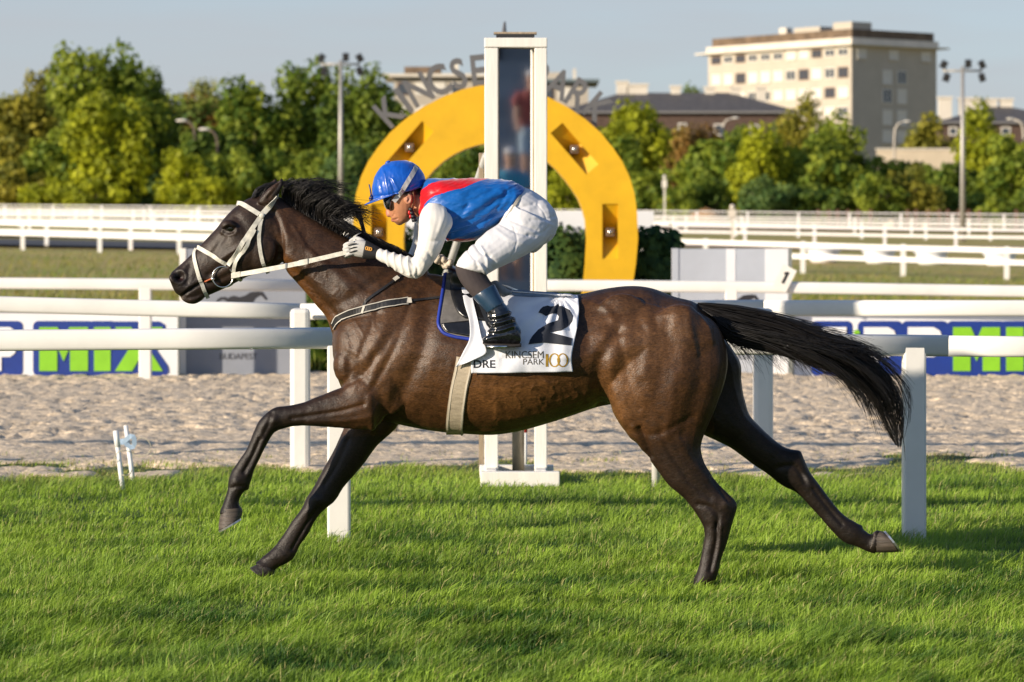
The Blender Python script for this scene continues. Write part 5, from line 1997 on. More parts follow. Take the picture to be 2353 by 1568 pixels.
# ------------------------------------------------------------------ foliage
def leaf_mesh(name, cen, nor, size, colr, seed, aspect=.6):
    """many small leaf faces: centres, outward directions, sizes and colours"""
    r = np.random.default_rng(seed)
    n = len(cen)
    nn = nor + r.normal(0, .55, (n, 3))
    nn /= np.linalg.norm(nn, axis=1)[:, None] + 1e-9
    up = r.normal(0, 1, (n, 3))
    a = np.cross(nn, up)
    a /= np.linalg.norm(a, axis=1)[:, None] + 1e-9
    b = np.cross(nn, a)
    s = size[:, None]
    v = np.empty((n, 4, 3))
    v[:, 0] = cen - a * s
    v[:, 1] = cen - b * s * aspect + nn * s * .15
    v[:, 2] = cen + a * s
    v[:, 3] = cen + b * s * aspect + nn * s * .15
    loops = np.arange(n * 4, dtype=np.int32)
    me = bpy.data.meshes.new(name)
    me.vertices.add(n * 4)
    me.vertices.foreach_set('co', v.astype(np.float32).ravel())
    me.loops.add(n * 4)
    me.loops.foreach_set('vertex_index', loops)
    me.polygons.add(n)
    me.polygons.foreach_set('loop_start', np.arange(0, n * 4, 4, dtype=np.int32))
    me.update()
    set_color(me, np.repeat(colr, 4, 0))
    return me


leaf_m = mat('leaf', (.1, .2, .03), rough=.6, var=.2, scale=.8, attr='Col', transl=.40, spec=.25)
bark_m = mat('bark', (.10, .075, .05), rough=.9, var=.4, scale=6, bump=.5)


def crown(center, rad, nl, n, size, c1, c2, seed, squash=1.0, lobe=(.28, .5), top=0.0):
    """leaf positions over uneven lobes that fill an envelope"""
    r = np.random.default_rng(seed)
    C = np.array(center)
    R = np.array(rad)
    L, LR = [], []
    for i in range(nl):
        d = r.normal(0, 1, 3)
        d /= np.linalg.norm(d)
        k = r.uniform(.15, .86) ** .8
        L.append(C + d * R * k)
        LR.append(R * r.uniform(*lobe) * np.array([1, 1, r.uniform(.7, 1.05)]))
    L, LR = np.array(L), np.array(LR)
    w = LR.prod(1) ** (2 / 3)
    pick = r.choice(nl, n, p=w / w.sum())
    d = r.normal(0, 1, (n, 3))
    d /= np.linalg.norm(d, axis=1)[:, None]
    rr = r.uniform(.35, 1.12, n) ** .5
    p = L[pick] + d * LR[pick] * rr[:, None]
    lt = r.random(nl)
    t = np.clip(lt[pick] * .7 + .12 + r.normal(0, .2, n), 0, 1)
    col_ = mixc(c1, c2, t)
    s = size * r.uniform(.6, 1.3, n)
    return p, d, s, col_


def tree(x, top, hwpx, Y, label, c1, c2, seed, base=None, n=3600, name='tree', squash=None, stemmy=False, nl=20, group='trees beyond the racecourse'):
    s = F / Y
    X = (x - CX) / s
    gz = float(zt(X, Y))
    ztop = CAMH + (YH - top) / s
    h = ztop - gz
    hw_ = hwpx / s
    low = gz + h * (.10 if base is None else base)
    ctr = (X, Y, (ztop + low) / 2)
    t = empty(name, (X, Y, gz), label, 'bush' if name == 'bush' else 'tree', group)
    r = random.Random(seed)
    b = MB()
    b.tube([(X, Y, gz - .2), (X + r.uniform(-.2, .2), Y, gz + h * .3), (X + r.uniform(-.4, .4), Y, gz + h * .62)], [h * .028 + .05, h * .02 + .03, h * .008 + .02], 8)
    for k in range(5):
        a = r.uniform(0, 6.28)
        z0 = gz + h * r.uniform(.22, .5)
        b.tube([(X, Y, z0), (X + math.cos(a) * hw_ * .35, Y + math.sin(a) * hw_ * .35, z0 + h * .12), (X + math.cos(a) * hw_ * .7, Y + math.sin(a) * hw_ * .7, z0 + h * .24)],
               [h * .012 + .02, h * .008 + .01, .02], 6)
    b.put('trunk', bark_m, t, True)
    p, d, sz, cl = crown(ctr, (hw_ * 1.18, hw_ * .8, (ztop - low) / 2 * 1.1), nl * 2 + 10, n, .31 * max(.75, min(1.2, hw_ / 3)), c1, c2, seed, lobe=(.20, .40))
    put('crown', leaf_mesh('crown', p, d, sz, cl, seed), leaf_m, t)
    return t


G_DK = ((0.0711, 0.1347, 0.0219), (0.2703, 0.337, 0.0384))
G_MD = ((0.1042, 0.1797, 0.0236), (0.4092, 0.4589, 0.0461))
G_YL = ((0.2252, 0.2654, 0.0182), (0.558, 0.582, 0.0281))
G_OL = ((0.154, 0.1736, 0.0255), (0.4942, 0.4302, 0.0537))
G_BL = ((0.0711, 0.1428, 0.0401), (0.2317, 0.3226, 0.0793))
G_BR = ((0.1823, 0.1368, 0.0365), (0.4514, 0.2561, 0.064))
G_PL = ((0.2369, 0.2734, 0.0729), (0.499, 0.4994, 0.1408))
T = [
    # x, top, half width, Y, label, palette, base
    (205, 120, 135, 215, 'tallest broad tree with open crown, upper left', G_MD, .22),
    (330, 150, 60, 222, 'dark crown leaning right from the tallest tree', G_DK, .3),
    (95, 150, 46, 225, 'thin sparse treetop left of the tallest tree', G_OL, .3),
    (248, 212, 95, 192, 'bright yellow green tree standing in front of the tallest tree', G_YL, .05),
    (25, 195, 105, 200, 'olive tree at the left edge of the picture', G_OL, .05),
    (140, 300, 80, 195, 'dark green tree between the olive tree and the yellow tree', G_MD, .02),
    (395, 212, 62, 240, 'olive brown tree in the dip of the treeline', G_OL, .08),
    (470, 188, 52, 270, 'pale yellowish treetop far back in the dip', G_PL, .2),
    (462, 224, 46, 235, 'rusty brown tree in the dip of the treeline', G_BR, .1),
    (585, 168, 95, 210, 'green tree with sunlit top, left of the left light mast', G_MD, .06),
    (700, 166, 92, 214, 'dense green tree right behind the left light mast', G_MD, .06),
    (815, 152, 78, 208, 'green tree rising left of the silver letters', G_DK, .06),
    (890, 215, 70, 216, 'dark tree behind the letter K of the arch', G_DK, .05),
    (480, 300, 90, 205, 'dark thicket tree under the rusty brown tree', G_DK, .02),
    (1000, 285, 95, 212, 'dark tree seen through the left of the arch', G_DK, .05),
    (1110, 290, 70, 206, 'dark tree seen through the arch beside the mirror', G_DK, .05),
    (1452, 222, 76, 214, 'yellow green tree right of the arch letters', G_YL, .1),
    (1405, 300, 60, 205, 'green tree hugging the right shoulder of the arch', G_MD, .05),
    (1600, 268, 66, 222, 'reddish autumn tree in front of the brick building', G_BR, .1),
    (1690, 278, 58, 228, 'dark bushy tree in front of the brick building', G_DK, .1),
    (1655, 320, 88, 205, 'green tree below the reddish autumn tree', G_MD, .05),
    (1742, 300, 62, 200, 'bright lime tree left of the tall cypress', G_YL, .05),
    (1850, 232, 62, 212, 'tall narrow olive tree in front of the tower block', G_OL, .05),
    (1925, 282, 70, 208, 'dark green tree at the corner of the tower block', G_MD, .05),
    (1870, 330, 95, 203, 'broad green tree at the foot of the tower block', G_MD, .02),
    (2140, 272, 62, 240, 'tree behind the pale wall, right of the tower block', G_OL, .1),
    (2262, 246, 72, 215, 'sunlit tree right of the right light mast', G_YL, .05),
    (2320, 320, 75, 205, 'dark green tree at the right edge of the picture', G_MD, .03),
    (2060, 362, 80, 212, 'low green tree in front of the pale wall', G_MD, .05),
    (2180, 380, 80, 208, 'low dark tree left of the right light mast', G_DK, .05),
    (1585, 165, 40, 330, 'dark treetop showing above the slate roof', G_DK, .3),
    (1535, 292, 62, 224, 'olive tree between the arch and the reddish autumn tree', G_OL, .05),
    (1800, 285, 55, 226, 'dull green tree against the brick wall by the tower block', G_MD, .05),
    (1245, 315, 75, 210, 'dark tree seen through the arch right of the mirror', G_DK, .03),
]
for i, (x, top, hw_, Y, lab, pal, bs) in enumerate(T):
    tree(x, top, hw_, Y + 85, lab, *pal, 300 + i, bs, n=int(min(9500, 2600 + hw_ * 60)), nl=16 + hw_ // 6)
Bs = [
    (30, 368, 66, 182, 'grey green bush at the far left behind the rails', G_OL), (120, 400, 70, 180, 'yellow flecked bush, second from the far left', G_YL), (330, 342, 66, 182, 'blue green bush below the tallest tree', G_BL),
    (425, 336, 62, 180, 'yellow green bush right of the blue green bush', G_YL), (215, 415, 60, 178, 'low bright bush below the yellow green tree', G_YL), (530, 352, 66, 181, 'mid green bush above the horse\'s nose', G_MD), (470, 395, 70, 177, 'yellow topped bush directly above the horse\'s nose', G_YL),
    (620, 350, 66, 183, 'mid green bush above the horse\'s ears', G_MD), (705, 345, 62, 181, 'mid green bush left of the left mast foot', G_MD), (800, 335, 64, 180, 'green bush behind the left mast foot', G_BL),
    (1300, 402, 52, 178, 'yellow tipped bush inside the arch on the right', G_YL), (1235, 420, 50, 182, 'dark bush inside the arch by the mirror', G_DK), (1040, 380, 70, 183, 'dark bush inside the arch above the jockey', G_MD),
    (1500, 392, 56, 182, 'mottled bush just right of the arch', G_MD), (1562, 432, 48, 178, 'low bush beside the earth mound', G_MD), (1625, 400, 60, 186, 'dark bush above the earth mound', G_DK), (1762, 404, 58, 176, 'round blue green bush right of the earth mound', G_BL), (1870, 420, 76, 178, 'broad dark bush beneath the cypress', G_DK),
    (2010, 408, 58, 178, 'bright bush left of the brown posts', G_MD), (2100, 392, 60, 180, 'bush with yellow top left of the right mast', G_OL), (2285, 455, 44, 176, 'small round bush near the right edge', G_MD), (2345, 430, 46, 184, 'dark bush cut by the right edge', G_DK), (2200, 430, 60, 184, 'dark bush behind the right mast', G_DK)]
for i, (x, top, hw_, Y, lab, pal) in enumerate(Bs):
    tree(x, top, hw_, Y + 95, lab, *pal, 500 + i, .0, n=int(1600 + hw_ * 32), name='bush', nl=14, group='bushes behind the far rails')

# the wood behind, one dark mass that closes the gaps between the trees
r_ = np.random.default_rng(77)
nw = 34000
wx = r_.uniform(-95, 95, nw)
wy = r_.uniform(318, 326, nw)
wtop = 6.2 + 5.0 * fbm(wx * .09 + 50, wx * 0, 78, 3) + np.where(wx < -14, 6.0, np.where(wx < 2, 3.0, -2.5))
wz = 2.0 + (wtop - 2.0) * r_.random(nw) ** .8
wc = mixc((.060, .115, .018), (.30, .34, .045), 1.4 * (fbm(wx * .5, wz * .6, 79, 3) - .5) + .45 + .3 * (r_.random(nw) - .5))
wo = put('woodland', leaf_mesh('woodland', np.stack([wx, wy + 2 * np.sin(wx), wz], 1), np.tile(np.array([-.5, -.7, .4]), (nw, 1)), .5 * r_.uniform(.6, 1.3, nw), wc, 80), leaf_m)
tag(wo, 'dark green woodland closing the gaps behind the trees', 'woodland', kind='stuff')

# dark ivy shrubs at the foot of the arch
for i, (x, top, hw_, Y, lab) in enumerate(((735, 640, 52, 36.6, 'dark shrub right of the grey panel, below the horse\'s neck'), (925, 552, 66, 39.0, 'dark shrub beside the arch\'s left leg'), (1040, 545, 66, 39.1, 'dark shrub behind the jockey\'s elbow'),
                                           (1285, 550, 62, 39.0, 'dark ivy shrub between the mirror frame and the arch leg'), (1395, 555, 62, 39.2, 'dark ivy shrub mostly hidden by the arch\'s right leg'), (1503, 548, 60, 38.95, 'dark ivy shrub between the arch and the pale panel'))):
    s = F / Y
    X = (x - CX) / s
    ztop = CAMH + (YH - top) / s
    t = empty('shrub', (X, Y, 0), lab, 'shrub', 'shrubs around the arch')
    b = MB()
    for k in range(4):
        b.tube([(X + (k - 1.5) * .06, Y, -.05), (X + (k - 1.5) * .14, Y, ztop * .5), (X + (k - 1.5) * .2, Y + .05, ztop * .8)], [.02, .015, .008], 6)
    b.put('stem', bark_m, t, True)
    rs = np.random.default_rng(700 + i)
    m_ = 6500
    dd_ = rs.normal(0, 1, (m_, 3))
    dd_ /= np.abs(dd_ ** 6).sum(1)[:, None] ** (1 / 6)
    bump_ = .66 + .62 * fbm(np.arctan2(dd_[:, 1], dd_[:, 0]) * 3 + 7 * i, dd_[:, 2] * 4 + 20, 44 + i, 3)
    p = np.array([X, Y, ztop * .5]) + dd_ * np.array([hw_ / s * 1.08, .34, ztop * .5]) * (bump_ * rs.uniform(.82, 1.04, m_))[:, None]
    d, sz = dd_ * np.array([.6, 1.2, .6]), .046 * rs.uniform(.6, 1.3, m_)
    cl = mixc((.022, .062, .020), (.110, .190, .045), rs.random(m_) * .8 + .9 * (fbm(p[:, 0] * 4, p[:, 2] * 4, 12, 2) - .5))
    if i == 0:
        cl = mixc((.03, .08, .012), (.16, .22, .02), np.random.default_rng(5).random(len(cl)))
    put('foliage', leaf_mesh('foliage', p, d, sz, cl, 700 + i, .8), leaf_m, t)

# ------------------------------------------------------------------ yellow horseshoe arch with letters
YA = 38.0
yellow = mat('yellow_paint', (.70, .40, .008), rough=.45, var=.10, scale=3, bump=.06, bscale=40)
arch = empty('horseshoe_arch', P(1138, 833, YA + .2), 'big yellow horseshoe arch with silver letters, behind the jockey', 'arch')
outer = [(1138, 194), (1175, 197), (1215, 206), (1259, 223), (1304, 246), (1345, 274), (1380, 305), (1408, 339), (1430, 371), (1446, 405), (1458, 445), (1464, 490), (1466, 550), (1461, 609), (1453, 660), (1440, 740), (1425, 838)]
inner_ = [(1138, 328), (1160, 330), (1184, 335), (1208, 343), (1233, 355), (1256, 370), (1278, 390), (1297, 412), (1314, 434), (1328, 456), (1338, 480), (1345, 505), (1349, 550), (1346, 609), (1341, 660), (1330, 740), (1318, 838)]
mir = lambda L: [(2 * 1138 - x, y) for x, y in L]
O_ = list(reversed(mir(outer)))[:-1] + outer
I_ = list(reversed(mir(inner_)))[:-1] + inner_
b = MB()
n = len(O_)
DA = .55
for dy in (0, DA):
    for L in (O_, I_):
        b.v.extend([tuple(P(x, y, YA) + Vector((0, dy, 0))) for x, y in L])
for i in range(n - 1):
    b.f += [(i, i + 1, n + i + 1, n + i), (2 * n + i, 3 * n + i, 3 * n + i + 1, 2 * n + i + 1), (i, 2 * n + i, 2 * n + i + 1, i + 1), (n + i, n + i + 1, 3 * n + i + 1, 3 * n + i)]
b.f += [(0, n, 3 * n, 2 * n), (n - 1, 3 * n - 1, 4 * n - 1, 2 * n - 1)]
ame = b.fix('arch')
ao = bpy.data.objects.new('tmp_arch', ame)
col.objects.link(ao)
slots = [((1402, 532), 0), ((1320, 342), 41), ((942, 338), -41), ((871, 532), 0)]
cuts = []
for (x, y), ang in slots:
    c_ = P(x, y, YA)
    a = math.radians(ang)
    uu = Vector((math.cos(a), 0, -math.sin(a)))           # across
    vv = Vector((math.sin(a), 0, math.cos(a)))            # along
    if ang:
        vv = Vector((-math.sin(a), 0, math.cos(a)))
        uu = Vector((math.cos(a), 0, math.sin(a)))
    w_, l_ = 18 * YA / F, 63 * YA / F
    cb = MB()
    for sx in (-1, 1):
        cb.v += [tuple(c_ + uu * sx * w_ + vv * l_ + Vector((0, -.1, 0))), tuple(c_ + uu * sx * w_ + vv * l_ + Vector((0, .02, 0))), tuple(c_ + uu * sx * w_ + Vector((0, .22, 0))),
                 tuple(c_ + uu * sx * w_ - vv * l_ + Vector((0, .02, 0))), tuple(c_ + uu * sx * w_ - vv * l_ + Vector((0, -.1, 0)))]
    cb.f = [(0, 1, 2, 3, 4), (9, 8, 7, 6, 5)] + [(k, 5 + k, 5 + (k + 1) % 5, (k + 1) % 5) for k in range(5)]
    co_ = bpy.data.objects.new('cut', cb.fix('cut'))
    col.objects.link(co_)
    md = ao.modifiers.new('b', 'BOOLEAN')
    md.operation = 'DIFFERENCE'
    md.object = co_
    md.solver = 'EXACT'
    cuts.append(co_)
dg = bpy.context.evaluated_depsgraph_get()
dg.update()
ame2 = bpy.data.meshes.new_from_object(ao.evaluated_get(dg))
for o in cuts + [ao]:
    bpy.data.objects.remove(o)
put('horseshoe', ame2, yellow, arch)
for (x, y), ang in slots:
    c_ = P(x, y + 2, YA + .12)
    b = MB()
    b.obox(c_, Vector((.052, 0, 0)), Vector((0, .10, 0)), Vector((0, 0, .052)))
    nb = b.put('nail_head', mat('rusty_steel', (.16, .10, .06), rough=.6, var=.4, scale=20), arch, bevel=.01)
    b = MB()
    b.ellipsoid(c_ + Vector((0, -.10, 0)), (.03, .02, .03))
    b.put('nail_cap', steel, nb, True)
letter_m = mat('grey_metal_letter', (.12, .12, .125), rough=.6, var=.1, metal=.1)
for ch, ang, hs in (('K', -42.2, 68), ('I', -35.6, 66), ('N', -29.0, 70), ('C', -21.0, 72), ('S', -13.4, 72), ('E', -6.0, 72), ('M', 2.6, 70), ('P', 16.4, 68), ('A', 23.8, 68), ('R', 32.0, 68), ('K', 40.8, 68)):
    me = text_mesh(ch, 1.0, .022, 0.06)
    c = coords(me)
    lo, hi = c.min(0), c.max(0)
    k = hs * YA / F / (hi[1] - lo[1])
    a = math.radians(ang)
    base_p = P(1138 + 330 * math.sin(a), 524 - 330 * math.cos(a), YA + .12)
    ux, uz = Vector((math.cos(a), 0, -math.sin(a))), Vector((math.sin(a), 0, math.cos(a)))
    q = np.zeros_like(c)
    for i in range(len(c)):
        q[i] = base_p + ux * ((c[i, 0] - (lo[0] + hi[0]) / 2) * k * (1.0 if ch == 'I' else .80)) + uz * ((c[i, 1] - lo[1]) * k - .01) + Vector((0, -c[i, 2] * k, 0))
    set_coords(me, q)
    o = put('letter', me, letter_m, arch)
    o['label'] = 'grey metal letter %s' % ch
b = MB()
b.tube([P(1152, 200, YA + .2), P(1157, 95, YA + .2), P(1160, 50, YA + .2)], [.06, .045, .012], 8)
b.put('finial', letter_m, arch, True)

# low white board with lettering behind the arch
lb = empty('low_board', P(1185, 700, 42), 'low white board with dark lettering behind the arch', 'board')
YL = 42.0
plate([(862, 486), (1502, 486), (1502, 560), (862, 560)], YL, .06, 'board', white_b, lb)
for x in (880, 1190, 1485):
    p0 = P(x, 555, YL + .1)
    b = MB()
    b.box((p0.x - .03, YL + .07, 0), (p0.x + .03, YL + .13, p0.z))
    b.put('leg', rail_m, lb)
gtxt = mat('dark_grey_print', (.10, .11, .12), rough=.6)
text_at('lettering', 'lovas', 893, 1000, 508, 545, YL, gtxt, lb, .03)
text_at('lettering', 'lovas', 1284, 1398, 510, 545, YL, gtxt, lb, .03)
plate([(1275 + 5 * math.cos(a), 545 + 5 * math.sin(a)) for a in np.linspace(0, 2 * math.pi, 12, endpoint=False)], YL - .008, .004, 'dot', mat('pink_print', (.6, .05, .12), rough=.6), lb)

# ------------------------------------------------------------------ far rails
far_m = mat('white_far_rail', (.82, .80, .77), rough=.5, var=.08, scale=.6)
road_m = mat('asphalt', (.055, .058, .068), rough=.9, var=.2, scale=2)
dirt_m = mat('dirt_track', (.40, .27, .18), rough=.95, var=.2, scale=.6, bump=.5, bscale=4)
terrain('asphalt_road', -40, -8, 133, 149, 30, 10, road_m, .03)
terrain('dirt_track', -60, 60, 160, 177, 40, 10, dirt_m, .03)
terrain('far_dirt_track', -70, 70, 238, 256, 40, 10, dirt_m, .03)


def far_fence(xl, Yl, xr, Yr, gap, label, heights=(1.12, .70), rh=.18, pw=.17, ph=1.16, x_off=0.0):
    A = Vector(((xl - CX) * Yl / F, Yl, 0))
    B = Vector(((xr - CX) * Yr / F, Yr, 0))
    L = (B - A).length
    n_ = int(L / gap)
    c_ = (A + B) / 2
    t = empty('far_rail', (c_.x, c_.y, float(zt(c_.x, c_.y))), label, 'rail', 'white rails in the infield')
    pts = []
    for i in range(n_ + 1):
        p = A.lerp(B, (i + x_off) * gap / L)
        p.z = float(zt(p.x, p.y))
        pts.append(p)
    b = MB()
    b.box((-pw / 2, -.06, -.1), (pw / 2, .06, ph))
    me = b.fix('post')
    me.materials.append(far_m)
    for p in pts:
        o = bpy.data.objects.new('post', me)
        col.objects.link(o)
        o.location = p
        setpar(o, t)
    for hgt in heights:
        for i0 in range(0, len(pts) - 1, 4):
            seg = pts[i0:i0 + 5]
            b = MB()
            for p, q in zip(seg[:-1], seg[1:]):
                b.add([(p.x, p.y - .10, p.z + hgt - rh), (q.x, q.y - .10, q.z + hgt - rh), (q.x, q.y - .065, q.z + hgt - rh), (p.x, p.y - .065, p.z + hgt - rh),
                       (p.x, p.y - .10, p.z + hgt), (q.x, q.y - .10, q.z + hgt), (q.x, q.y - .065, q.z + hgt), (p.x, p.y - .065, p.z + hgt)],
                      [(0, 3, 2, 1), (4, 5, 6, 7), (0, 1, 5, 4), (1, 2, 6, 5), (2, 3, 7, 6), (3, 0, 4, 7)])
            bm_ = b.put('rail', far_m, t, fix=True)
    return t


far_fence(-120, 129.5, 2760, 105.5, 3.85, 'white double rail nearest across the infield', x_off=0.0)
far_fence(-140, 134.5, 1100, 129, 3.85, 'white double rail close behind the nearest one, beside the asphalt', rh=.15, x_off=.3)
far_fence(-100, 188, 2500, 171, 4.0, 'white double rail in the middle distance beside the brown track', rh=.15, x_off=.2)
far_fence(-100, 216, 2500, 200, 4.2, 'white rail third from the back, before the far bend', rh=.10, x_off=.1)
far_fence(-100, 240, 2500, 226, 4.2, 'white rail second from the back along the far bend', rh=.10, x_off=.6)
far_fence(-100, 262, 2500, 252, 4.2, 'farthest white rail below the treeline', rh=.09, heights=(1.3, .85, .4), ph=1.32)

# white tubs on the brown track
tub_m = mat('white_plastic_tub', (.75, .76, .80), rough=.5, var=.1, scale=1)
for i, (x, lab) in enumerate(((1892, 'leftmost of the white round tubs between the rails'), (2020, 'second white round tub from the left between the rails'), (2140, 'third white round tub from the left between the rails'), (2298, 'rightmost of the white round tubs between the rails'))):
    Y = 131.0
    X = (x - CX) * Y / F
    z = float(zt(X, Y))
    t = empty('tub', (X, Y, z), lab, 'tub', 'white tubs beside the infield rail')
    b = MB()
    b.tube([(X, Y, z - .02), (X, Y, z + .08), (X, Y, z + .52)], [.50, .56, .68], 24)
    b.put('shell', tub_m, t, True)
    b = MB()
    b.tube([(X + .70 * math.cos(a), Y + .70 * math.sin(a), z + .52) for a in np.linspace(0, 2 * math.pi, 25)], .05, 6, cap=False)
    b.put('rim', tub_m, t, True)
    b = MB()
    b.tube([(X, Y, z + .40), (X, Y, z + .44)], [.62, .62], 24)
    b.put('soil', MATS['turf_soil'], t)

# ------------------------------------------------------------------ light masts
pole_m = mat('galvanised_steel', (.40, .38, .35), rough=.5, var=.1, metal=.5)
lampb = mat('dark_lamp_housing', (.03, .03, .035), rough=.5)
lampg = mat('lamp_glass', (.03, .032, .036), rough=.25)
for x, ytop, lab in ((783, 148, 'left floodlight mast above the horse\'s mane'), (2212, 163, 'right floodlight mast beside the tower block')):
    Y = 196.0
    X = (x - CX) * Y / F
    gz = float(zt(X, Y))
    k = Y / F
    zt1 = CAMH + (YH - ytop) * k
    t = empty('light_mast', (X, Y, gz), lab, 'light mast', 'floodlight masts')
    b = MB()
    b.tube([(X, Y, gz - .2), (X, Y, gz + (zt1 - gz) * .5), (X, Y, zt1 + 10 * k)], [.19, .15, .10], 12)
    b.put('pole', pole_m, t, True)
    b = MB()
    b.tube([(X - 46 * k, Y, zt1), (X + 44 * k, Y, zt1)], .07, 8)
    b.put('cross_arm', pole_m, t, True)
    for dx, dz, tilt in ((-44, 14, .5), (12, 16, 0), (44, 14, -.5), (-38, -16, .3), (44, -16, -.3)):
        c_ = Vector((X + dx * k, Y - .15, zt1 + dz * k))
        R_ = Matrix.Rotation(tilt, 3, 'Y')
        b = MB()
        b.obox(c_, R_ @ Vector((.20, 0, 0)), Vector((0, .10, .03)), R_ @ Vector((0, -.05, .24)))
        b.obox(c_ + Vector((-.08 * (dx > 0) + .08 * (dx < 0), .15, -dz * k * .5)), Vector((.03, 0, 0)), Vector((0, .03, 0)), Vector((0, 0, abs(dz) * k * .5)))
        lo_ = b.put('floodlight', lampb, t)
        b = MB()
        b.obox(c_ + Vector((0, -.115, -.03)), R_ @ Vector((.17, 0, 0)), Vector((0, .01, .003)), R_ @ Vector((0, -.04, .20)))
        b.put('lens', lampg, lo_)

# street lamps among the trees
for x, yt, side_, Y, lab in ((1690, 272, -1, 308, 'pale curved street lamp in front of the brick building'), (2085, 280, -1, 306, 'pale curved street lamp in front of the tower block'), (2322, 274, 1, 300, 'pale curved street lamp near the right edge'),
                             (418, 278, 1, 288, 'pale street lamp in the dip of the treeline'), (470, 298, 1, 286, 'second pale street lamp below the rusty tree')):
    k = Y / F
    X = (x - CX) * k
    gz = float(zt(X, Y))
    z1 = CAMH + (YH - yt) * k
    t = empty('street_lamp', (X + side_ * 30 * k, Y, gz), lab, 'street lamp', 'street lamps behind the trees')
    b = MB()
    xo = X + side_ * 30 * k
    b.tube([(xo, Y, gz), (xo, Y, z1 - 1.6), (xo - side_ * .1, Y, z1 - .7), (xo - side_ * .4, Y, z1 - .2), (X + side_ * .2, Y, z1)], [.12, .11, .11, .10, .09], 8)
    lm = b.put('pole', mat('pale_lamp_pole', (.50, .45, .38), rough=.6) if x > 1000 else mat('brown_lamp_pole', (.14, .10, .075), rough=.7), t, True)
    b = MB()
    b.ellipsoid((X, Y, z1 + .02), (.42, .18, .12) if x > 1000 else (.55, .2, .16))
    b.put('lamp_head', mat('pale_lamp_head', (.66, .62, .55), rough=.5), t, True)

# ------------------------------------------------------------------ buildings
cream = mat('cream_render', (.47, .415, .335), rough=.85, var=.07, scale=.5)
grime = mat('brown_parapet', (.16, .11, .07), rough=.9, var=.4, scale=.8)
cornice = mat('pale_concrete', (.66, .60, .50), rough=.8, var=.1, scale=.6)
win_w = mat('white_window', (.72, .68, .60), rough=.6, var=.08)
glass = mat('window_glass', (.05, .06, .075), rough=.08, var=0, spec=.8)
blind = mat('window_blind', (.70, .66, .58), rough=.7, var=.1, scale=2)
dark_w = mat('brown_loggia', (.13, .07, .045), rough=.8, var=.2)
tower = empty('tower_block', (46, 400, 2), 'cream tower block with flat roof rising above the trees', 'building')
A = math.radians(38)
YC = 400.0
s0 = F / YC
C0 = Vector(((1957 - CX) / s0, YC, 0))
du, dv = Vector((-math.sin(A), math.cos(A), 0)), Vector((math.cos(A), math.sin(A), 0))
L1, L2 = 28.0, 15.7
zz = lambda y: CAMH + (YH - y) / s0
UP = Vector((0, 0, 1))


def slab(parent, name, m, u0, u1, v0, v1, z0, z1, bev=0):
    b = MB()
    q = [C0 + du * u + dv * v for u, v in ((u0, v0), (u1, v0), (u1, v1), (u0, v1))]
    b.v = [tuple(p + UP * z0) for p in q] + [tuple(p + UP * z1) for p in q]
    b.f = [(0, 3, 2, 1), (4, 5, 6, 7), (0, 1, 5, 4), (1, 2, 6, 5), (2, 3, 7, 6), (3, 0, 4, 7)]
    return b.put(name, m, parent)


slab(tower, 'wall', cream, 0, L1, 0, L2, 0, zz(104))
slab(tower, 'cornice', cornice, -.9, L1 + 1.8, -.9, L2 + 1.6, zz(103.9), zz(100))
slab(tower, 'fascia', cornice, -.2, L1 + .2, -.2, L2 + .2, zz(99.9), zz(86))
slab(tower, 'parapet', grime, .2, L1 - .6, .2, L2 - .3, zz(85.9), zz(66))
slab(tower, 'roof_shed', cream, 1.0, 4.5, 1.0, 4.6, zz(65.9), zz(48))
slab(tower, 'roof_shed', cream, 7.5, 12.5, 1.5, 4.6, zz(65.9), zz(53))
slab(tower, 'chimney', cornice, 14.0, 15.4, 1.5, 2.6, zz(65.9), zz(50))
rw = random.Random(12)


def window(parent, face, t0, t1, z0, z1, style):
    """face 'u': on the long sunlit side; 'v': on the short side"""
    if face == 'u':
        a, b_, nrm = C0 + du * t0, C0 + du * t1, -dv
    else:
        a, b_, nrm = C0 + dv * t0, C0 + dv * t1, -du
    m_ = {'w': win_w, 'd': dark_w, 'b': blind}[style]
    f_ = MB()
    wv = (b_ - a)
    wd = wv.normalized()
    th = .12
    for (p0, p1, h0, h1) in ((a, b_, z1 - th, z1), (a, b_, z0, z0 + th), (a, a + wd * th, z0 + th, z1 - th), (b_ - wd * th, b_, z0 + th, z1 - th)):
        c_ = (p0 + p1) / 2 + UP * ((h0 + h1) / 2) + nrm * .05
        f_.obox(c_, (p1 - p0) / 2, nrm * .06, UP * ((h1 - h0) / 2))
    c_ = (a + b_) / 2 + UP * ((z0 + z1) / 2) + nrm * .05
    f_.obox(c_, wd * .05, nrm * .055, UP * ((z1 - z0) / 2 - th))
    w_ = f_.put('window', m_ if style != 'b' else win_w, parent)
    p_ = MB()
    p_.obox((a + b_) / 2 + UP * ((z0 + z1) / 2) + nrm * .02, wv / 2 - wd * th, nrm * .012, UP * ((z1 - z0) / 2 - th))
    p_.put('pane', blind if style == 'b' else glass, w_)
    if style == 'b' and rw.random() < .5:
        p_ = MB()
        p_.obox((a + b_) / 2 + UP * (z0 - .10) + nrm * .10, wv / 2, nrm * .10, UP * .07)
        p_.put('sill', cornice, w_)


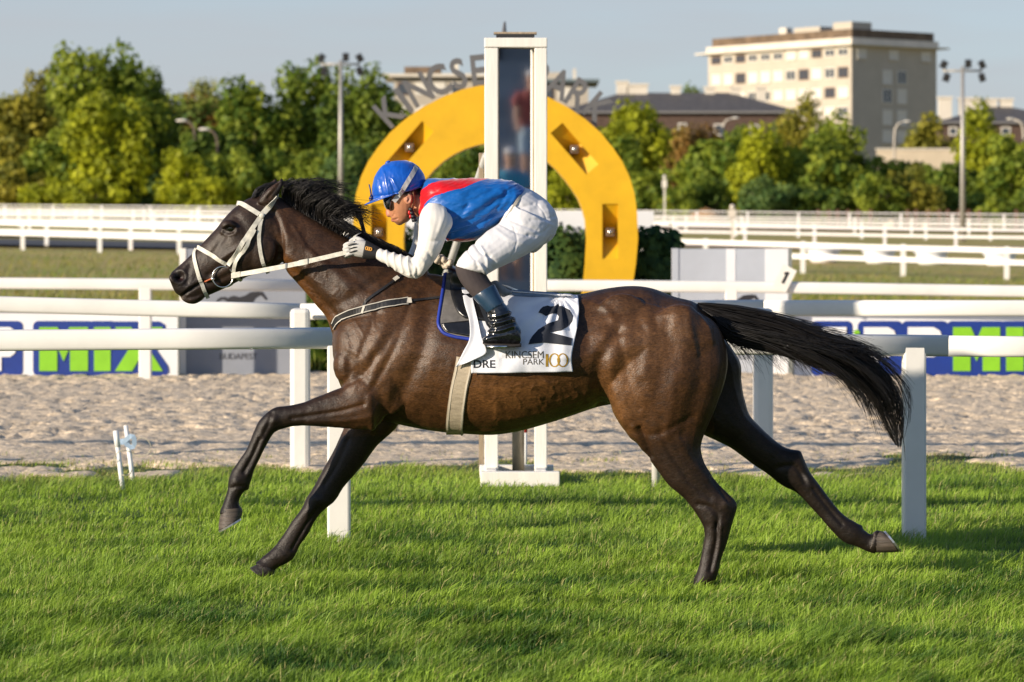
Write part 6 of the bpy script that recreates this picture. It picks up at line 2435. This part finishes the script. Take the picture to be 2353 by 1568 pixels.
rows = [(109, 128), (153, 178), (199, 223), (244, 267), (290, 312)]
for ri, (ya, yb) in enumerate(rows):
    for ci in range(11):
        u0 = .6 + ci * 2.48
        st = rw.choice('bbbwwbd') if ri else rw.choice('bbwwbd')
        if ri == 1 and ci in (3, 8):
            st = 'd'
        window(tower, 'u', u0, u0 + 1.85, zz(yb), zz(ya), st)
for (ya, yb) in ((158, 190), (200, 235), (250, 285), (297, 325)):
    for v0 in (5.6, 8.3):
        window(tower, 'v', v0, v0 + 1.7, zz(yb), zz(ya), rw.choice('bwb'))
for v0 in (.9, 6.8, 12.8):
    window(tower, 'v', v0, v0 + 1.7, zz(132), zz(111), 'b')


def house(name, label, x0, x1, Y, eave, ridge, depth, wallm, roofm, wins, chim, gbase=0.0, hip=True):
    k = Y / F
    X0, X1 = (x0 - CX) * k, (x1 - CX) * k
    ze, zr = CAMH + (YH - eave) * k, CAMH + (YH - ridge) * k
    t = empty(name, ((X0 + X1) / 2, Y, gbase), label, 'building')
    b = MB()
    b.box((X0, Y, gbase), (X1, Y + depth, ze))
    b.put('wall', wallm, t)
    b = MB()
    o_ = .5
    h_ = depth * .5 if hip else 0
    b.v = [(X0 - o_, Y - o_, ze + .02), (X1 + o_, Y - o_, ze + .02), (X1 + o_, Y + depth + o_, ze + .02), (X0 - o_, Y + depth + o_, ze + .02), (X0 + h_, Y + depth / 2, zr), (X1 - h_, Y + depth / 2, zr)]
    b.f = [(0, 1, 5, 4), (2, 3, 4, 5), (1, 2, 5), (3, 0, 4), (0, 3, 2, 1)]
    rf = b.put('roof', roofm, t)
    b = MB()
    b.box((X0 - o_ - .05, Y - o_ - .12, ze - .14), (X1 + o_ + .05, Y - o_ + .02, ze + .06))
    b.put('gutter', mat('grey_gutter', (.22, .21, .20), rough=.6), t)
    for (wx0, wx1, wy0, wy1) in wins:
        a0, a1 = (wx0 - CX) * k, (wx1 - CX) * k
        z0, z1 = CAMH + (YH - wy1) * k, CAMH + (YH - wy0) * k
        b = MB()
        for q in (((a0, Y - .10, z0), (a0 + .14, Y - .004, z1)), ((a1 - .14, Y - .10, z0), (a1, Y - .004, z1)), ((a0 + .14, Y - .10, z1 - .14), (a1 - .14, Y - .004, z1)), ((a0 + .14, Y - .10, z0), (a1 - .14, Y - .004, z0 + .14))):
            b.box(*q)
        w_ = b.put('window', win_w, t)
        b = MB()
        b.box((a0 + .14, Y - .05, z0 + .14), (a1 - .14, Y - .006, z1 - .14))
        b.put('pane', glass, w_)
    for (cx_, ch_, cw) in chim:
        X = (cx_ - CX) * k
        zb = zr - 1.5
        b = MB()
        b.box((X - cw / 2, Y + depth / 2 - .5, zb), (X + cw / 2, Y + depth / 2 + .5, zr + ch_))
        b.box((X - cw / 2 - .12, Y + depth / 2 - .62, zr + ch_ + .005), (X + cw / 2 + .12, Y + depth / 2 + .62, zr + ch_ + .25))
        b.put('chimney', cornice, t)
    return t


brick = mat('red_brick', (.105, .066, .050), rough=.9, var=.25, scale=2, bump=.3, bscale=12)
slate = mat('grey_slate', (.098, .090, .086), rough=.7, var=.3, scale=1.6, stretch=(1, 1, 3), bump=.3, bscale=6)
house('brick_building', 'long red brick building with slate roof left of the tower block', 1290, 1830, 320, 258, 207, 13, brick, slate,
      [(1558, 1578, 283, 318), (1640, 1662, 285, 312), (1722, 1744, 286, 312), (1480, 1500, 283, 312)], [(1435, 1.0, 1.2), (1470, .7, 2.2), (1560, .5, 1.0), (1640, .4, 1.0), (1700, .4, 1.0), (1760, .4, 1.0)], 2.0)
house('slate_roofed_house', 'grey slate roof behind the right light mast', 2158, 2480, 340, 282, 238, 14, brick, slate, [(2180, 2200, 292, 312), (2240, 2262, 292, 312), (2300, 2322, 292, 312)], [(2192, .8, 1.4), (2250, .7, 2.4), (2300, .6, 1.2), (2335, .6, 1.4)], 2.0)
# cream apartment houses behind the letters
for nm, lab, x0, x1, y0, yb, Y, dr in (('apartment_house', 'cream apartment house with dark flat roof behind the arch letters', 905, 1100, 178, 400, 330, 1), ('apartment_house', 'pale apartment house with overhanging roof right of the mirror', 1236, 1352, 190, 400, 345, 0)):
    k = Y / F
    X0, X1 = (x0 - CX) * k, (x1 - CX) * k
    z1 = CAMH + (YH - y0) * k
    t = empty(nm, ((X0 + X1) / 2, Y, 2), lab, 'building', 'apartment houses behind the arch')
    b = MB()
    b.box((X0, Y, 1.5), (X1, Y + 11, z1))
    b.put('wall', cream, t)
    b = MB()
    b.box((X0 - 1.2, Y - 1.0, z1 + .01), (X1 + 1.2, Y + 12, z1 + .35))
    rf = b.put('roof', cornice if dr else mat('teal_grey_roof', (.13, .17, .18), rough=.6), t)
    b = MB()
    b.box((X0 + (X1 - X0) * .12, Y + 1, z1 + .36), (X0 + (X1 - X0) * .55, Y + 5, z1 + 1.2))
    b.put('roof_shed', grime if dr else cream, rf)
    b = MB()
    b.box((X1 - (X1 - X0) * .3, Y + 1, z1 + .36), (X1 - (X1 - X0) * .24, Y + 2, z1 + 1.6))
    b.put('chimney', cornice, rf)
    nw = int((X1 - X0) / 1.9)
    for r_ in range(5):
        for i in range(nw):
            xa = X0 + .4 + i * 1.9
            za = z1 - 1.9 - r_ * 2.5
            dk = (i * 7 + r_ * 3) % 4 == 0
            b = MB()
            b.box((xa, Y - .09, za), (xa + 1.35, Y - .03, za + 1.35))
            w_ = b.put('window', win_w if not dk else dark_w, t)
            b = MB()
            b.box((xa + .12, Y - .11, za + .12), (xa + 1.23, Y - .092, za + 1.23))
            b.put('pane', blind if (i + r_) % 3 else glass, w_)
# pale boundary wall
for x0, x1, y0, y1, Y, lab in ((2015, 2240, 345, 395, 312, 'long pale wall right of the cypress'), (1795, 1850, 338, 400, 312, 'short pale wall left of the cypress'), (2300, 2420, 350, 395, 312, 'pale wall by the right edge')):
    k = Y / F
    w_ = empty('boundary_wall', ((x0 + x1) / 2 * k - CX * k, Y, 2.2), lab, 'wall', 'pale walls behind the trees')
    b = MB()
    b.box(((x0 - CX) * k, Y, 1.8), ((x1 - CX) * k, Y + .3, CAMH + (YH - y0) * k))
    b.put('wall', mat('pale_wall_render', (.62, .52, .38), rough=.85, var=.12, scale=.5), w_)
    b = MB()
    b.box(((x0 - CX) * k - .1, Y - .1, CAMH + (YH - y0) * k + .005), ((x1 - CX) * k + .1, Y + .4, CAMH + (YH - y0) * k + .18))
    b.put('coping', cornice, w_)
# earth mound, brown posts, pillar box and white column
Y = 268
k = Y / F
X = (1622 - CX) * k
mz = float(zt(X, Y))
b = MB()
nr_, na = 7, 22
rm = random.Random(8)
for j in range(nr_):
    u = j / (nr_ - 1)
    for i in range(na):
        a = 2 * math.pi * i / na
        rr_ = (1 - u) * (1 + .18 * rm.uniform(-1, 1))
        b.v.append((X + math.cos(a) * rr_ * 62 * k, Y + math.sin(a) * rr_ * 1.6, mz - .1 + (1 - (1 - u) ** 1.7) * (42 * k) * (1 + .14 * rm.uniform(-1, 1))))
b.f = [(j * na + i, j * na + (i + 1) % na, (j + 1) * na + (i + 1) % na, (j + 1) * na + i) for j in range(nr_ - 1) for i in range(na)]
b.f.append(tuple((nr_ - 1) * na + i for i in range(na)))
mo = b.put('earth_mound', mat('orange_earth', (.34, .19, .075), rough=.95, var=.35, scale=2, bump=.6, bscale=8), None, True)
tag(mo, 'orange brown earth mound beside the bushes, right of the arch', 'mound')
bp_ = mat('brown_post_paint', (.15, .075, .05), rough=.9, var=.3, scale=3)
t = empty('post_fence', P(2000, 495, 270), 'row of brown posts below the trees at the right', 'fence')
for x in (1880, 1905, 1925, 1948, 1972, 2000, 2085, 2105, 2133, 2158, 2178, 2204, 2226, 2250, 2335, 2360):
    Y = 270
    X = (x - CX) * Y / F
    z = float(zt(X, Y))
    post_box(X, Y, .28, .2, z - .1, CAMH + (YH - 482) * Y / F, t, bp_, bev=0)
for xa, xb in ((1880, 2000), (2085, 2250)):
    b = MB()
    b.box(((xa - CX) * Y / F, Y + .11, CAMH + (YH - 492) * Y / F), ((xb - CX) * Y / F, Y + .16, CAMH + (YH - 488) * Y / F))
    b.put('fence_rail', bp_, t)
for x, y0, y1, Y, lab, cm in ((1683, 470, 540, 168, 'pale meter box on a post right of the earth mound', cornice), (1527, 402, 500, 268, 'slim white column with a knob among the bushes', win_w)):
    k = Y / F
    X = (x - CX) * k
    z = float(zt(X, Y))
    t = empty('service_post', (X, Y, z), lab, 'post')
    post_box(X, Y, .14, .14, z - .1, CAMH + (YH - y0 - 14) * k, t, cm, 'post', 0)
    b = MB()
    b.box((X - .2, Y - .16, CAMH + (YH - y0 - 30) * k), (X + .2, Y + .16, CAMH + (YH - y0 - 12) * k))
    b.put('box', cm, t, bevel=.02)
    b = MB()
    b.ellipsoid((X, Y, CAMH + (YH - y0 - 6) * k), (.14, .14, 6 * k))
    b.put('knob', cm, t, True)

# ------------------------------------------------------------------ what the finish mirror reflects: stand and two spectators beside the camera
conc = mat('stand_concrete', (.28, .30, .32), rough=.9, var=.25, scale=1.5)
stand = empty('grandstand', (12, -4, 0), 'dark stepped grandstand, seen only in the finish mirror', 'grandstand')
for i in range(13):
    b = MB()
    b.box((4.2, 3.4 - .9 * (i + 1), 0), (22, 3.4 - .9 * i - .002, .33 * (i + 1)))
    b.put('step', conc, stand)
b = MB()
b.box((4.2, -12.0, 0), (22, -8.4, 9.5))
b.put('back_wall', conc, stand)
for x in (8.6, 9.6, 11.0):
    b = MB()
    b.tube([(x, -7.6, 3.9), (x, -7.6, 9.0)], .12, 8)
    b.put('column', mat('dark_column', (.02, .02, .024), rough=.6), stand, True)


def spectator(base_p, label, shirt, pose):
    t = empty('person', base_p, label, 'person', 'spectators in the mirror')
    bx_ = Vector(base_p)
    b = MB()
    Q = lambda x, y, z: bx_ + Vector((x, y, z))
    b.ellipsoid(Q(0, .02, 1.62), (.078, .095, .115))
    b.tube([Q(0, 0, 1.56), Q(0, 0, 1.44)], [.055, .06], 12)
    b.tube([Q(0, 0, 1.46), Q(0, 0, 1.40), Q(0, 0, 1.2), Q(0, 0, 1.0), Q(0, 0, .88)], [.08, .17, .17, .15, .16], 16)
    for sx in (-1, 1):
        if pose == 'hip' and sx > 0:
            pts, rd = [Q(.17, 0, 1.40), Q(.36, 0, 1.18), Q(.17, .08, 1.0)], [.055, .045, .035]
        else:
            pts, rd = [Q(sx * .17, 0, 1.40), Q(sx * .23, .02, 1.12), Q(sx * .22, .10, .86)], [.055, .045, .035]
        b.tube([Vector(a) for a in catmull(pts, 4)], [.055, .054, .052, .05, .045, .043, .04, .037, .035], 10)
        b.tube([Q(sx * .09, 0, .9), Q(sx * .10, .02, .48), Q(sx * .10, 0, .08)], [.085, .06, .045], 12)
        b.ellipsoid(Q(sx * .10, .06, .045), (.045, .12, .045))
    put('body', remesh(b, .016, 3), skin_p, t, True)
    b = MB()
    b.tube([Q(0, 0, 1.45), Q(0, 0, 1.41), Q(0, 0, 1.2), Q(0, 0, 1.0), Q(0, 0, .93)], [.10, .19, .19, .175, .18], 18)
    for sx in (-1, 1):
        b.tube([Q(sx * .15, 0, 1.40), Q(sx * .22, 0, 1.30), Q(sx * (.29 if pose == 'hip' and sx > 0 else .23), .01, 1.22)], [.075, .075, .07], 12)
    put('shirt', remesh(b, .016, 3), shirt, t, True)
    b = MB()
    b.tube([Q(0, 0, .98), Q(0, 0, .82)], [.17, .18], 16)
    for sx in (-1, 1):
        b.tube([Q(sx * .09, 0, .88), Q(sx * .10, .02, .55)], [.105, .09], 12)
    put('shorts', remesh(b, .016, 3), mat('pale_blue_denim', (.30, .40, .50), rough=.8), t, True)
    b = MB()
    b.ellipsoid(Q(0, .01, 1.685), (.09, .105, .06))
    b.ellipsoid(Q(0, .10, 1.672), (.07, .08, .012))
    put('cap', remesh(b, .012, 2), mat('grey_cap', (.5, .5, .52), rough=.8), t, True)
    b = MB()
    b.obox(Q(0, .10, 1.632), Vector((.075, 0, 0)), Vector((0, .012, 0)), Vector((0, 0, .018)))
    b.put('sunglasses', mat('black_goggle_lens', (.004, .004, .005)), t)
    return t


skin_p = mat('spectator_skin', (.50, .27, .17), rough=.6)


def behind_mirror(pxx, pyy, dist):
    """real place of what shows at a pixel of the mirror, at a total viewing distance"""
    v = P(pxx, pyy, dist)
    n_ = -my
    dd_ = (v - mid).dot(n_)
    return v - n_ * (2 * dd_)


q = behind_mirror(1172, 338, 39.5)
spectator((q.x, q.y, q.z - 1.74), 'spectator in a blue shirt, cap and sunglasses, reflected in the mirror', mat('teal_shirt', (.03, .26, .42), rough=.8), 'down')
q = behind_mirror(1222, 160, 43.0)
spectator((q.x, q.y, q.z - 1.74), 'spectator in a dark red shirt with hand on hip, reflected in the mirror', mat('dark_red_shirt', (.30, .05, .04), rough=.8), 'hip')
